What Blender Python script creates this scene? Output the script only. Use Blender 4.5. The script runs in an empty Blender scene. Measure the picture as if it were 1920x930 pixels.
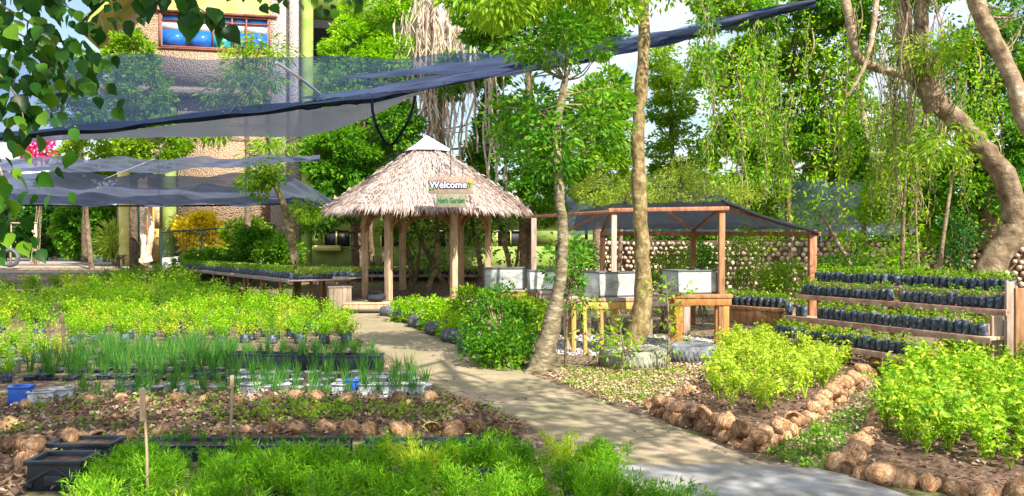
import bpy, math, random
import numpy as np
from mathutils import Vector, Matrix

rng = np.random.default_rng(7)
random.seed(7)
sc = bpy.context.scene
C = sc.collection
R = math.radians

# ------------------------------------------------------------------ camera
F, EH, HY = 1660.0, 1.7, 452.0
cam = bpy.data.cameras.new('camera'); camo = bpy.data.objects.new('camera', cam); C.objects.link(camo)
camo.location = (0, 0, EH); camo.rotation_euler = (R(90), 0, 0)
cam.sensor_width = 36; cam.lens = 36*F/1920; cam.shift_y = -(465-HY)/1920
cam.clip_start = 0.1; cam.clip_end = 2000
sc.camera = camo

# ------------------------------------------------------------------ light
S = Vector((0.42, -0.58, 0.70)).normalized()
sun = bpy.data.lights.new('sun', 'SUN'); sun.energy = 5.0; sun.angle = R(0.5); sun.color = (1, 0.94, 0.82)
suno = bpy.data.objects.new('sun', sun); C.objects.link(suno)
suno.rotation_euler = S.to_track_quat('Z', 'Y').to_euler()
w = bpy.data.worlds.new('World'); sc.world = w; w.use_nodes = True
nt = w.node_tree; nt.nodes.clear()
wo = nt.nodes.new('ShaderNodeOutputWorld'); bg = nt.nodes.new('ShaderNodeBackground'); bg.inputs['Strength'].default_value = 0.11
sky = nt.nodes.new('ShaderNodeTexSky'); sky.sky_type = 'NISHITA'; sky.sun_disc = False
sky.sun_elevation = math.asin(S.z); sky.sun_rotation = math.atan2(S.x, S.y)
sky.air_density = 1.0; sky.dust_density = 1.5
tc = nt.nodes.new('ShaderNodeTexCoord'); mp = nt.nodes.new('ShaderNodeMapping'); mp.inputs['Scale'].default_value = (1, 1, 2.4)
nz = nt.nodes.new('ShaderNodeTexNoise'); nz.inputs['Scale'].default_value = 2.6; nz.inputs['Detail'].default_value = 7; nz.inputs['Roughness'].default_value = .6
cr = nt.nodes.new('ShaderNodeValToRGB'); cr.color_ramp.elements[0].position = .40; cr.color_ramp.elements[1].position = .56
mx = nt.nodes.new('ShaderNodeMix'); mx.data_type = 'RGBA'; mx.inputs[7].default_value = (6.6, 6.8, 7.4, 1)
L = nt.links.new
L(tc.outputs['Generated'], mp.inputs['Vector']); L(mp.outputs['Vector'], nz.inputs['Vector']); L(nz.outputs['Fac'], cr.inputs['Fac'])
L(cr.outputs['Color'], mx.inputs[0]); L(sky.outputs['Color'], mx.inputs[6]); L(mx.outputs[2], bg.inputs['Color']); L(bg.outputs['Background'], wo.inputs['Surface'])
sc.view_settings.view_transform = 'Standard'; sc.view_settings.look = 'None'
sc.view_settings.exposure = 0.97; sc.view_settings.gamma = 1
sc.render.engine = 'CYCLES'
sc.cycles.max_bounces = 7; sc.cycles.transparent_max_bounces = 14; sc.cycles.diffuse_bounces = 3; sc.cycles.glossy_bounces = 2; sc.cycles.transmission_bounces = 4

# ------------------------------------------------------------------ terrain and pixel helpers
def ss(t): t = np.clip(t, 0, 1); return t*t*(3-2*t)
def hgt(x, y): return 0.8*ss((np.asarray(y, float)-24)/9.0) + 0*np.asarray(x, float)
def W(px, py, Y): return Vector(((px-960)*Y/F, Y, EH-(py-HY)*Y/F))
def G(px, py, z=0.0):
    lo = 2.0
    for i in range(3000):
        Y = lo + i*0.04
        if EH-(py-HY)*Y/F <= float(hgt(0, Y))+z: break
    p = W(px, py, Y); p.z = float(hgt(p.x, Y))+z
    return p

# ------------------------------------------------------------------ mesh builder
class MB:
    def __init__(s): s.v = []; s.n = 0; s.f = []; s.r = []
    def add(s, verts, faces, rnd=None):
        verts = np.asarray(verts, float).reshape(-1, 3); faces = np.asarray(faces, int)
        s.v.append(verts); s.f.append(faces+s.n); s.n += len(verts)
        s.r.append(np.full(len(verts), rng.random()) if rnd is None else np.asarray(rnd, float))
        return s
    def build(s, name, mat, parent=None, smooth=False, bevel=0, loc=None):
        me = bpy.data.meshes.new(name)
        V = np.concatenate(s.v); 
        if loc is not None: V = V-np.array(loc)
        tot = np.concatenate([np.full(len(f), f.shape[1]) for f in s.f]); idx = np.concatenate([f.ravel() for f in s.f])
        me.vertices.add(len(V)); me.vertices.foreach_set('co', V.ravel().astype(np.float32))
        me.loops.add(len(idx)); me.loops.foreach_set('vertex_index', idx.astype(np.int32))
        me.polygons.add(len(tot)); st = np.concatenate([[0], np.cumsum(tot)[:-1]])
        me.polygons.foreach_set('loop_start', st.astype(np.int32)); me.polygons.foreach_set('loop_total', tot.astype(np.int32))
        if smooth: me.polygons.foreach_set('use_smooth', np.ones(len(tot), bool))
        at = me.attributes.new('rnd', 'FLOAT', 'POINT'); at.data.foreach_set('value', np.concatenate(s.r).astype(np.float32))
        me.update(calc_edges=True); me.validate()
        if mat: me.materials.append(mat)
        o = bpy.data.objects.new(name, me); C.objects.link(o)
        if loc is not None: o.location = loc
        if parent: o.parent = parent
        if bevel:
            m = o.modifiers.new('bevel', 'BEVEL'); m.width = bevel; m.segments = 2; m.limit_method = 'ANGLE'
        return o

BF = np.array([[0,1,3,2],[4,6,7,5],[0,4,5,1],[2,3,7,6],[0,2,6,4],[1,5,7,3]])
BV = np.array([[x,y,z] for x in (-.5,.5) for y in (-.5,.5) for z in (-.5,.5)])
def box(mb, c, size, rz=0, M=None):
    v = BV*np.array(size)
    if M is not None: v = v@np.array(M.to_3x3()).T
    elif rz:
        a = np.array([[math.cos(rz), -math.sin(rz), 0], [math.sin(rz), math.cos(rz), 0], [0, 0, 1]]); v = v@a.T
    mb.add(v+np.array(c), BF); return mb
def beam(mb, p0, p1, w, h, roll=0):
    p0 = Vector(p0); p1 = Vector(p1); d = p1-p0; q = d.to_track_quat('X', 'Z').to_matrix()
    if abs(d.normalized().z) > .95: q = d.to_track_quat('X', 'Y').to_matrix()
    if roll: q = q@Matrix.Rotation(roll, 3, 'X')
    return box(mb, (p0+p1)/2, (d.length, w, h), M=q)
def tube(mb, pts, rad, seg=8, cap=True, wob=0):
    P = np.array([list(p) for p in pts], float); n = len(P)
    rad = np.broadcast_to(np.asarray(rad, float), (n,))
    T = np.gradient(P, axis=0); T /= np.linalg.norm(T, axis=1)[:, None]+1e-9
    up = np.array([0.12, 1, 0.05]) if abs(T[0, 2]) > .5 else np.array([0, 0.1, 1.])
    A = np.cross(T, up); A /= np.linalg.norm(A, axis=1)[:, None]+1e-9; B = np.cross(T, A)
    th = np.arange(seg)*2*math.pi/seg
    rr = rad[:, None]*(1+wob*(rng.random((n, seg))-.5))
    V = P[:, None, :]+rr[..., None]*(np.cos(th)[None, :, None]*A[:, None, :]+np.sin(th)[None, :, None]*B[:, None, :])
    i = np.arange(n-1)[:, None]*seg; j = np.arange(seg)[None, :]; k = (j+1) % seg
    fc = np.stack([i+j, i+k, i+seg+k, i+seg+j], -1).reshape(-1, 4)
    r = np.full(n*seg, rng.random())
    mb.add(V.reshape(-1, 3), fc, r)
    if cap:
        for q, e in ((0, 0), ((n-1)*seg, n-1)):
            vv = np.vstack([V[e], P[e]]); mb.add(vv, np.array([[t, (t+1) % seg, seg] for t in range(seg)]), np.full(seg+1, r[0]))
    return mb
def smoothpts(pts, n=6):
    P = np.array([list(p) for p in pts], float); m = len(P); out = []
    for i in range(m-1):
        p0 = P[max(i-1, 0)]; p1 = P[i]; p2 = P[i+1]; p3 = P[min(i+2, m-1)]
        for t in np.arange(n)/n:
            out.append(.5*((2*p1)+(-p0+p2)*t+(2*p0-5*p1+4*p2-p3)*t*t+(-p0+3*p1-3*p2+p3)*t**3))
    out.append(P[-1]); return np.array(out)
def lathe(mb, prof, seg=20, c=(0, 0, 0), M=None):
    th = np.arange(seg)*2*math.pi/seg; n = len(prof)
    V = np.array([[r*math.cos(t), r*math.sin(t), z] for r, z in prof for t in th])
    if M is not None: V = V@np.array(M.to_3x3()).T
    i = np.arange(n-1)[:, None]*seg; j = np.arange(seg)[None, :]; k = (j+1) % seg
    mb.add(V+np.array(c), np.stack([i+j, i+k, i+seg+k, i+seg+j], -1).reshape(-1, 4)); return mb
def rand_dirs(n):
    d = rng.normal(size=(n, 3)); return d/np.linalg.norm(d, axis=1)[:, None]
def nrm(a): return a/(np.linalg.norm(a, axis=1)[:, None]+1e-9)
def leaves(mb, P, D, Ln, Wd, fold=.25, up=.5, curl=0.0):
    """one folded leaf (two triangles, or four with curl) at each point"""
    n = len(P); D = nrm(D); N = nrm(rand_dirs(n)+np.array([0, 0, up])); Sx = nrm(np.cross(D, N)); N = np.cross(Sx, D)
    Ln = np.broadcast_to(Ln, (n,))[:, None]; Wd = np.broadcast_to(Wd, (n,))[:, None]
    r = rng.random(n)
    if curl:
        m = P+D*Ln*.5
        t = P+D*Ln*(1-curl*.3)-np.array([0, 0, 1])*Ln*curl*.5
        a = P+D*Ln*.42+Sx*Wd*.5+N*Wd*fold; b = P+D*Ln*.42-Sx*Wd*.5+N*Wd*fold
        V = np.stack([P, a, m, b, t], 1).reshape(-1, 3); k = np.arange(n)[:, None]*5
        mb.add(V, np.concatenate([k+np.array([[0, 1, 2]]), k+np.array([[0, 2, 3]]), k+np.array([[1, 4, 2]]), k+np.array([[2, 4, 3]])]), np.repeat(r, 5))
    else:
        a = P+D*Ln*.45+Sx*Wd*.5+N*Wd*fold; b = P+D*Ln*.45-Sx*Wd*.5+N*Wd*fold
        V = np.stack([P, a, P+D*Ln, b], 1).reshape(-1, 3); k = np.arange(n)[:, None]*4
        mb.add(V, np.concatenate([k+np.array([[0, 1, 2]]), k+np.array([[0, 2, 3]])]), np.repeat(r, 4))
    return mb
def cloud(c, rad, nsub, sub, nl, hollow=.35):
    """leaf points in clumps inside an ellipsoid"""
    c = np.array(c, float); rad = np.array(rad, float)
    d = rand_dirs(nsub); q = (hollow+(1-hollow)*rng.random(nsub)**.5)[:, None]
    cen = c+d*q*rad
    ss_ = sub*(.6+.8*rng.random(nsub))
    m = max(1, nl//nsub)
    dd = rand_dirs(nsub*m); rr = (.35+.65*rng.random(nsub*m)**.6)[:, None]
    off = dd*rr*np.repeat(ss_, m)[:, None]*np.array([1, 1, .6])
    P = np.repeat(cen, m, 0)+off
    return P, nrm(dd+.6*nrm(P-c)), cen

# ------------------------------------------------------------------ materials
MATS = {}
def mat(name, fn):
    if name in MATS: return MATS[name]
    m = bpy.data.materials.new(name); m.use_nodes = True; t = m.node_tree; t.nodes.clear()
    out = t.nodes.new('ShaderNodeOutputMaterial'); b = t.nodes.new('ShaderNodeBsdfPrincipled'); t.links.new(b.outputs[0], out.inputs['Surface'])
    fn(t, b, out); MATS[name] = m; return m
def N_(t, k, **kw):
    n = t.nodes.new(k)
    for a, v in kw.items():
        if a in n.inputs: n.inputs[a].default_value = v
        else: setattr(n, a, v)
    return n
def ramp(t, fac, cols):
    r = t.nodes.new('ShaderNodeValToRGB'); el = r.color_ramp.elements
    while len(el) < len(cols): el.new(.5)
    for e, (p, c) in zip(el, cols): e.position = p; e.color = (*c, 1)
    t.links.new(fac, r.inputs['Fac']); return r.outputs['Color']
def noise(t, scale, detail=4, rough=.6, vec=None, stretch=None):
    n = N_(t, 'ShaderNodeTexNoise', Scale=scale, Detail=detail, Roughness=rough)
    c = t.nodes.new('ShaderNodeTexCoord'); src = c.outputs['Object']
    if stretch:
        m = t.nodes.new('ShaderNodeMapping'); m.inputs['Scale'].default_value = stretch; t.links.new(src, m.inputs['Vector']); src = m.outputs['Vector']
    t.links.new(src, n.inputs['Vector']); return n.outputs['Fac']
def bump(t, b, h, s=.4, d=.02):
    n = N_(t, 'ShaderNodeBump', Strength=s, Distance=d); t.links.new(h, n.inputs['Height']); t.links.new(n.outputs[0], b.inputs['Normal'])
def mixc(t, f, a, b, mode='MIX'):
    m = t.nodes.new('ShaderNodeMix'); m.data_type = 'RGBA'; m.blend_type = mode
    for s, i in ((f, 0), (a, 6), (b, 7)):
        if isinstance(s, (int, float)): m.inputs[i].default_value = s
        elif isinstance(s, tuple): m.inputs[i].default_value = (*s, 1)
        else: t.links.new(s, m.inputs[i])
    return m.outputs[2]
def attr(t):
    a = t.nodes.new('ShaderNodeAttribute'); a.attribute_name = 'rnd'; return a.outputs['Fac']
def surf(name, cols, scale=8, rough=.8, bs=.4, bd=.01, stretch=None, detail=5, spec=.3, var=.25):
    def f(t, b, o):
        n = noise(t, scale, detail, .65, stretch=stretch)
        k = len(cols); col = ramp(t, n, [(.3+.4*i/max(1, k-1), c) for i, c in enumerate(cols)])
        if var:
            v = ramp(t, attr(t), [(0, (1-var,)*3), (1, (1+var,)*3)]); col = mixc(t, 1.0, col, v, 'MULTIPLY')
        t.links.new(col, b.inputs['Base Color']); b.inputs['Roughness'].default_value = rough; b.inputs['Specular IOR Level'].default_value = spec
        bump(t, b, n, bs, bd)
    return mat(name, f)
def leafm(name, cols, tr=.35, rough=.45, nscale=.6):
    def f(t, b, o):
        a = attr(t); n = noise(t, nscale, 3)
        m = t.nodes.new('ShaderNodeMath'); m.operation = 'MULTIPLY_ADD'; m.inputs[1].default_value = .55; t.links.new(a, m.inputs[0])
        m2 = t.nodes.new('ShaderNodeMath'); m2.operation = 'MULTIPLY_ADD'; m2.inputs[1].default_value = .9; m2.inputs[2].default_value = -.22; t.links.new(n, m2.inputs[0]); t.links.new(m2.outputs[0], m.inputs[2])
        k = len(cols); col = ramp(t, m.outputs[0], [(.08+.84*i/max(1, k-1), c) for i, c in enumerate(cols)])
        t.links.new(col, b.inputs['Base Color']); b.inputs['Roughness'].default_value = rough; b.inputs['Specular IOR Level'].default_value = .2
        tl = t.nodes.new('ShaderNodeBsdfTranslucent'); tc_ = mixc(t, 1.0, col, (1.5, 1.6, .7), 'MULTIPLY'); t.links.new(tc_, tl.inputs['Color'])
        mx = t.nodes.new('ShaderNodeMixShader'); mx.inputs[0].default_value = tr
        t.links.new(b.outputs[0], mx.inputs[1]); t.links.new(tl.outputs[0], mx.inputs[2]); t.links.new(mx.outputs[0], o.inputs['Surface'])
    return mat(name, f)
def netm(name, col, op):
    def f(t, b, o):
        n = noise(t, 1.2, 5, .6, stretch=(.35, 1, 2)); n2 = noise(t, 60, 1)
        v = N_(t, 'ShaderNodeMath', operation='MULTIPLY_ADD'); v.inputs[1].default_value = .5; v.inputs[2].default_value = op-.25; t.links.new(n, v.inputs[0])
        v2 = N_(t, 'ShaderNodeMath', operation='MULTIPLY_ADD', use_clamp=True); v2.inputs[1].default_value = .25; t.links.new(n2, v2.inputs[0])
        v3 = N_(t, 'ShaderNodeMath', operation='SUBTRACT'); v3.inputs[1].default_value = .12; t.links.new(v.outputs[0], v3.inputs[0]); t.links.new(v3.outputs[0], v2.inputs[2])
        b.inputs['Base Color'].default_value = (*col, 1); b.inputs['Roughness'].default_value = .45; b.inputs['Specular IOR Level'].default_value = .5
        tr = t.nodes.new('ShaderNodeBsdfTransparent'); tr.inputs['Color'].default_value = (.70, .80, 1, 1); mx = t.nodes.new('ShaderNodeMixShader'); t.links.new(v2.outputs[0], mx.inputs[0])
        tl = t.nodes.new('ShaderNodeBsdfTranslucent'); tl.inputs['Color'].default_value = (*col, 1); m3 = t.nodes.new('ShaderNodeMixShader'); m3.inputs[0].default_value = .55; t.links.new(b.outputs[0], m3.inputs[1]); t.links.new(tl.outputs[0], m3.inputs[2])
        t.links.new(tr.outputs[0], mx.inputs[1]); t.links.new(m3.outputs[0], mx.inputs[2]); t.links.new(mx.outputs[0], o.inputs['Surface'])
    return mat(name, f)
def flat(name, col, rough=.6, spec=.4, metal=0):
    def f(t, b, o):
        n = noise(t, 14, 4); c = mixc(t, n, tuple(x*.75 for x in col), tuple(min(1, x*1.2) for x in col))
        t.links.new(c, b.inputs['Base Color']); b.inputs['Roughness'].default_value = rough; b.inputs['Specular IOR Level'].default_value = spec; b.inputs['Metallic'].default_value = metal
        bump(t, b, n, .15, .004)
    return mat(name, f)

WOOD = surf('brown wood', [(.16, .075, .035), (.30, .155, .075), (.42, .24, .13)], 5, .8, .5, .006, (3.5, 3.5, .5))
WOODP = surf('pale wood', [(.34, .22, .13), (.54, .38, .24), (.70, .53, .37)], 5, .8, .5, .006, (3.5, 3.5, .5))
WOODO = surf('orange wood', [(.34, .12, .03), (.52, .21, .06), (.6, .3, .1)], 5, .7, .5, .006, (3.5, 3.5, .5))
OCHRE = surf('ochre wood', [(.34, .19, .04), (.52, .32, .09), (.64, .44, .18)], 5, .75, .5, .006, (3.5, 3.5, .5))
WOODG = surf('grey weathered wood', [(.26, .17, .13), (.42, .30, .24), (.58, .46, .40)], 6, .85, .5, .006, (3.5, 3.5, .5))
WOODR = surf('red brown wood', [(.22, .08, .04), (.36, .15, .08), (.5, .26, .16)], 5, .75, .5, .006, (4, 1, 1))
WOODRP = surf('faded reddish board', [(.24, .13, .10), (.42, .26, .20), (.60, .42, .34)], 6, .85, .5, .006)
BARK = surf('grey mottled bark', [(.09, .07, .04), (.24, .19, .11), (.50, .44, .32)], 9, .9, .9, .03, (1, 1, 2.2))
BARKY = surf('yellow brown bark', [(.07, .052, .02), (.22, .155, .065), (.42, .35, .19)], 11, .9, 1, .04, (1, 1, .8), detail=9)
BARKT = surf('tan smooth bark', [(.07, .05, .03), (.22, .155, .10), (.33, .25, .16), (.58, .52, .42)], 5, .95, 1, .08, detail=14, spec=.1)
BARKD = surf('dark bark', [(.05, .035, .02), (.13, .09, .055), (.26, .19, .12)], 9, .9, .9, .03)
VINE = surf('dry vine', [(.12, .09, .045), (.30, .22, .13), (.56, .46, .32)], 6, .9, .3, .01)
ROOT = surf('beige hanging roots', [(.42, .32, .22), (.6, .48, .36), (.78, .66, .54)], 6, .9, .3, .01)
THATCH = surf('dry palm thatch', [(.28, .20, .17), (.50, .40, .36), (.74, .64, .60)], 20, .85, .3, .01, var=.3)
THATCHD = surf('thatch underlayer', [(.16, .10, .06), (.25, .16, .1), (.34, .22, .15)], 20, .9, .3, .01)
HUSK = surf('coconut husk', [(.13, .065, .03), (.38, .21, .11), (.62, .44, .28)], 11, .95, 1, .04, (1, 3.5, 1), var=.5, spec=.15)
RUBBER = surf('old rubber', [(.05, .055, .06), (.12, .13, .14), (.22, .23, .23)], 10, .75, .5, .01)
RUBBERG = surf('dusty mossy rubber', [(.10, .10, .07), (.24, .24, .17), (.38, .38, .28)], 6, .85, .6, .01)
BLACKP = flat('black plastic', (.014, .022, .035), .38, .5)
BAGM = surf('black nursery plastic', [(.010, .014, .022), (.04, .055, .08), (.20, .26, .36)], 22, .5, .6, .008, spec=.45, var=.3)  # bluish light tone paints reflected sheen into the black plastic
WHITEP = surf('dirty white container', [(.20, .20, .19), (.48, .52, .55), (.72, .76, .80)], 9, .6, .2, .005, var=.3)
BLUEP = flat('blue plastic', (.02, .11, .50), .4, .5)
BOARD = surf('weathered white board', [(.18, .18, .15), (.48, .50, .48), (.76, .79, .78)], 3, .7, .3, .006, (1, 1, 2))
SOIL = surf('brown soil', [(.05, .028, .018), (.14, .085, .055), (.26, .17, .12)], 14, .95, 1, .03, detail=8, var=0)
PLASG = surf('lime green plaster', [(.16, .25, .05), (.26, .35, .08), (.36, .43, .13)], 1.6, .8, .15, .004)
PLASY = surf('yellow plaster', [(.55, .48, .13), (.66, .60, .20), (.74, .68, .28)], 1.5, .8, .15, .004)
SOFFIT = surf('olive yellow boards', [(.36, .38, .08), (.46, .47, .11), (.56, .55, .16)], 1.5, .8, .15, .004)
ROOFM = surf('green grey roof sheet', [(.10, .16, .13), (.16, .24, .20), (.24, .32, .28)], 2, .6, .2, .01)
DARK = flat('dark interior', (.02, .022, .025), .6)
DKGREEN = flat('dark green painted steel', (.015, .05, .05), .4, .5)
def pebble(name, c, sc_):
    def f(t, b, o):
        v = N_(t, 'ShaderNodeTexVoronoi', Scale=sc_); tc_ = t.nodes.new('ShaderNodeTexCoord'); t.links.new(tc_.outputs['Object'], v.inputs['Vector'])
        col = ramp(t, v.outputs['Distance'], [(.1, c[2]), (.4, c[1]), (.75, c[0])]); n = noise(t, 1.1, 4)
        col = mixc(t, n, col, mixc(t, 1., col, (1.25, 1.1, .95), 'MULTIPLY'))
        col = mixc(t, .10, col, v.outputs['Color'], 'SOFT_LIGHT')
        t.links.new(col, b.inputs['Base Color']); b.inputs['Roughness'].default_value = .85
        inv = N_(t, 'ShaderNodeMath', operation='SUBTRACT'); inv.inputs[0].default_value = 1; t.links.new(v.outputs['Distance'], inv.inputs[1]); bump(t, b, inv.outputs[0], 1, .05)
    return mat(name, f)
PEB = pebble('tan pebble wall', [(.30, .20, .13), (.45, .35, .26), (.57, .47, .38)], 22)
PEBW = pebble('pale pebble wall', [(.36, .31, .31), (.60, .55, .56), (.78, .74, .74)], 22)
def glassf(t, b, o):
    g = t.nodes.new('ShaderNodeTexCoord'); sp = t.nodes.new('ShaderNodeSeparateXYZ'); t.links.new(g.outputs['Object'], sp.inputs[0])
    b.inputs['Base Color'].default_value = (.02, .14, .52, 1); b.inputs['Roughness'].default_value = .08; b.inputs['Specular IOR Level'].default_value = .8
GLASS = mat('blue tinted glass', glassf)
BLIND = flat('pale window blind', (.62, .60, .72), .6)
CYAN = flat('cyan glass panel', (.02, .42, .66), .2)
STONEC = surf('pale path concrete', [(.40, .30, .17), (.56, .44, .28), (.66, .55, .38)], 2.2, .85, .5, .006, detail=9, var=0)
LEAF_LIME = leafm('lime herb leaf', [(.05, .17, .005), (.16, .38, .007), (.32, .53, .012), (.54, .66, .04)], .4, nscale=1.2)
LEAF_FEATH = leafm('feathery herb leaf', [(.03, .13, .006), (.10, .30, .010), (.24, .47, .014), (.46, .62, .05)], .4, nscale=2.5)
LEAF_RIGHT = leafm('basil leaf', [(.05, .17, .01), (.17, .38, .015), (.42, .54, .03), (.62, .62, .14)], .4, nscale=2)
LEAF_CHIVE = leafm('chive blade', [(.02, .10, .03), (.05, .20, .04), (.12, .30, .04), (.26, .44, .05)], .3, nscale=2)
LEAF_BRIGHT = leafm('bright tree leaf', [(.04, .13, .008), (.13, .29, .010), (.27, .42, .015), (.42, .52, .04)], .4, nscale=.8)
LEAF_MID = leafm('mid green leaf', [(.018, .09, .014), (.055, .20, .016), (.15, .34, .016), (.32, .46, .03)], .4, nscale=.8)
LEAF_DARK = leafm('dark green leaf', [(.008, .04, .012), (.02, .10, .018), (.06, .19, .02), (.18, .32, .03)], .3, .35, nscale=.8)
LEAF_PALE = leafm('pale yellow green leaf', [(.12, .20, .03), (.27, .37, .05), (.42, .50, .08), (.55, .58, .16)], .4, nscale=1)
LEAF_YEL = leafm('yellow croton leaf', [(.30, .28, .01), (.62, .48, .01), (.80, .62, .03), (.8, .7, .15)], .3)
PINK = leafm('pink bract', [(.55, .01, .18), (.8, .03, .3), (.85, .1, .45)], .3)
LITTER = leafm('dry fallen leaves', [(.05, .026, .018), (.15, .085, .055), (.30, .20, .13), (.56, .46, .36)], .1, .8, nscale=3)
YLEAF = leafm('fallen yellow leaf', [(.5, .4, .01), (.7, .6, .02), (.6, .3, .02)], .3)

# ------------------------------------------------------------------ object tagging
def tag(o, label=None, cat=None, group=None, kind=None):
    if label: o['label'] = label
    if cat: o['category'] = cat
    if group: o['group'] = group
    if kind: o['kind'] = kind
    return o
def thing(name, label, cat, loc=(0, 0, 0), rz=0, group=None):
    o = bpy.data.objects.new(name, None); C.objects.link(o); o.location = loc; o.rotation_euler = (0, 0, rz); o.empty_display_size = .1
    return tag(o, label, cat, group)
def struct(o): return tag(o, kind='structure')
used = set()
def clone(o):
    c = o.copy(); C.objects.link(c)
    for ch in o.children:
        d = ch.copy(); C.objects.link(d); d.parent = c
        for g in ch.children:
            e = g.copy(); C.objects.link(e); e.parent = d
    return c
def put(proto, loc, rz=0, s=1, label=None, group=None, cat=None, tilt=None):
    if proto.name in used: o = clone(proto)
    else: used.add(proto.name); o = proto
    o.location = loc; o.rotation_euler = (tilt[0], tilt[1], rz) if tilt else (0, 0, rz)
    o.scale = (s, s, s) if not hasattr(s, '__len__') else s
    return tag(o, label, cat, group)
ORD = 'first second third fourth fifth sixth seventh eighth ninth tenth eleventh twelfth thirteenth fourteenth fifteenth sixteenth seventeenth eighteenth nineteenth twentieth'.split()
def ordw(k):
    if k < 20: return ORD[k]
    t_ = ['twenty', 'thirty', 'forty', 'fifty', 'sixty', 'seventy', 'eighty'][(k+1)//10-2]
    return t_+'-'+ORD[(k+1) % 10-1] if (k+1) % 10 else ['', 'thirtieth', 'fortieth', 'fiftieth', 'sixtieth', 'seventieth', 'eightieth'][(k+1)//10-2]
def rowlabels(objs, fmt, rows=1, depth=None):
    """label each object by its place in its row: fmt takes (ordinal from the left, row ordinal)"""
    if depth: 
        objs = sorted(objs, key=lambda o: o.location.y); y0 = objs[0].location.y; R_ = {}
        for o in objs: R_.setdefault(int((o.location.y-y0)/depth), []).append(o)
        for r, k in enumerate(sorted(R_)):
            for q, o in enumerate(sorted(R_[k], key=lambda o: o.location.x)): o['label'] = fmt.format(c=ordw(q), r=ordw(r))
    else:
        for q, o in enumerate(objs): o['label'] = fmt.format(c=ordw(q), r='')
def U(a, b): return a+(b-a)*rng.random()

# ------------------------------------------------------------------ ground
def in_path(x, y): return False
gx = np.concatenate([np.linspace(-400, -30, 16)[:-1], np.linspace(-30, 30, 121), np.linspace(30, 400, 16)[1:]])
gy = np.concatenate([np.linspace(-30, 2, 8)[:-1], np.linspace(2, 45, 130), np.linspace(45, 700, 20)[1:]])
X, Y = np.meshgrid(gx, gy); Z = hgt(X, Y)
V = np.stack([X, Y, Z], -1).reshape(-1, 3); nx = len(gx)
i = np.arange(len(gy)-1)[:, None]*nx; j = np.arange(nx-1)[None, :]
FQ = np.stack([i+j, i+j+1, i+nx+j+1, i+nx+j], -1).reshape(-1, 4)
def groundf(t, b, o):
    n1 = noise(t, .55, 5, .6); n2 = noise(t, 7, 8, .7); n3 = noise(t, 30, 4, .7)
    soil = ramp(t, n2, [(.3, (.07, .04, .025)), (.5, (.20, .13, .085)), (.62, (.38, .28, .19)), (.75, (.55, .46, .36))])
    grs = ramp(t, n2, [(.3, (.04, .09, .01)), (.55, (.14, .24, .02)), (.75, (.34, .38, .06))])
    f = ramp(t, n1, [(.50, (0, 0, 0)), (.70, (1, 1, 1))])
    c = mixc(t, f, soil, grs); t.links.new(c, b.inputs['Base Color']); b.inputs['Roughness'].default_value = .95
    bump(t, b, n3, .9, .03)
GM = mat('garden ground', groundf)
g = MB(); g.add(V, FQ); struct(g.build('ground', GM, smooth=True))

def strip(name, rows, m, dz, skirt=.05, cols=10, jit=.02):
    """rows: (y pixel, left pixel, right pixel) -> raised paved strip following the ground"""
    P = []
    for k, (py, a, b_) in enumerate(rows):
        l = G(a, py); r = G(b_, py)
        l.x += U(-jit, jit); r.x += U(-jit, jit)
        line = [l.lerp(r, q/cols) for q in range(cols+1)]
        for q in line: q.z = float(hgt(q.x, q.y))+dz
        P.append([line[0]-Vector((0.01, 0, skirt))]+line+[line[-1]-Vector((-0.01, 0, skirt))])
    A = np.array([[list(p) for p in r_] for r_ in P]); n, m_ = A.shape[:2]
    i = np.arange(n-1)[:, None]*m_; j = np.arange(m_-1)[None, :]
    fq = np.stack([i+j, i+m_+j, i+m_+j+1, i+j+1], -1).reshape(-1, 4)
    mb = MB(); mb.add(A.reshape(-1, 3), fq)
    return struct(mb.build(name, m))
def pathf(t, b, o):
    n1 = noise(t, .9, 6, .65); n2 = noise(t, 9, 9, .7); n3 = noise(t, 80, 3, .7)
    c = ramp(t, n2, [(.3, (.23, .16, .095)), (.5, (.37, .28, .18)), (.7, (.50, .41, .29))])
    mo = ramp(t, n1, [(.40, (0, 0, 0)), (.62, (1, 1, 1))]); c = mixc(t, mo, c, (.25, .20, .11)); 
    fm = mixc(t, .5, c, mixc(t, mo, c, (.26, .24, .13)))
    v = N_(t, 'ShaderNodeTexVoronoi', feature='DISTANCE_TO_EDGE', Scale=.42)
    tc_ = t.nodes.new('ShaderNodeTexCoord'); ad = t.nodes.new('ShaderNodeVectorMath'); ad.operation = 'ADD'; 
    nn = N_(t, 'ShaderNodeTexNoise', Scale=2.2, Detail=6); t.links.new(tc_.outputs['Object'], nn.inputs['Vector']); 
    sc2 = t.nodes.new('ShaderNodeVectorMath'); sc2.operation = 'SCALE'; sc2.inputs['Scale'].default_value = .9; t.links.new(nn.outputs['Color'], sc2.inputs[0])
    t.links.new(tc_.outputs['Object'], ad.inputs[0]); t.links.new(sc2.outputs[0], ad.inputs[1]); t.links.new(ad.outputs[0], v.inputs['Vector'])
    cr_ = ramp(t, v.outputs['Distance'], [(0, (.12, .12, .12)), (.006, (1, 1, 1))]); fm = mixc(t, 1., fm, cr_, 'MULTIPLY')
    t.links.new(fm, b.inputs['Base Color']); b.inputs['Roughness'].default_value = .9; bump(t, b, n3, .6, .008)
PATHM = mat('worn tan concrete path', pathf)
SLABM = surf('grey concrete slab', [(.19, .165, .13), (.27, .26, .25), (.40, .39, .39)], 3, .85, .5, .006, detail=9, var=0)
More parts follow.
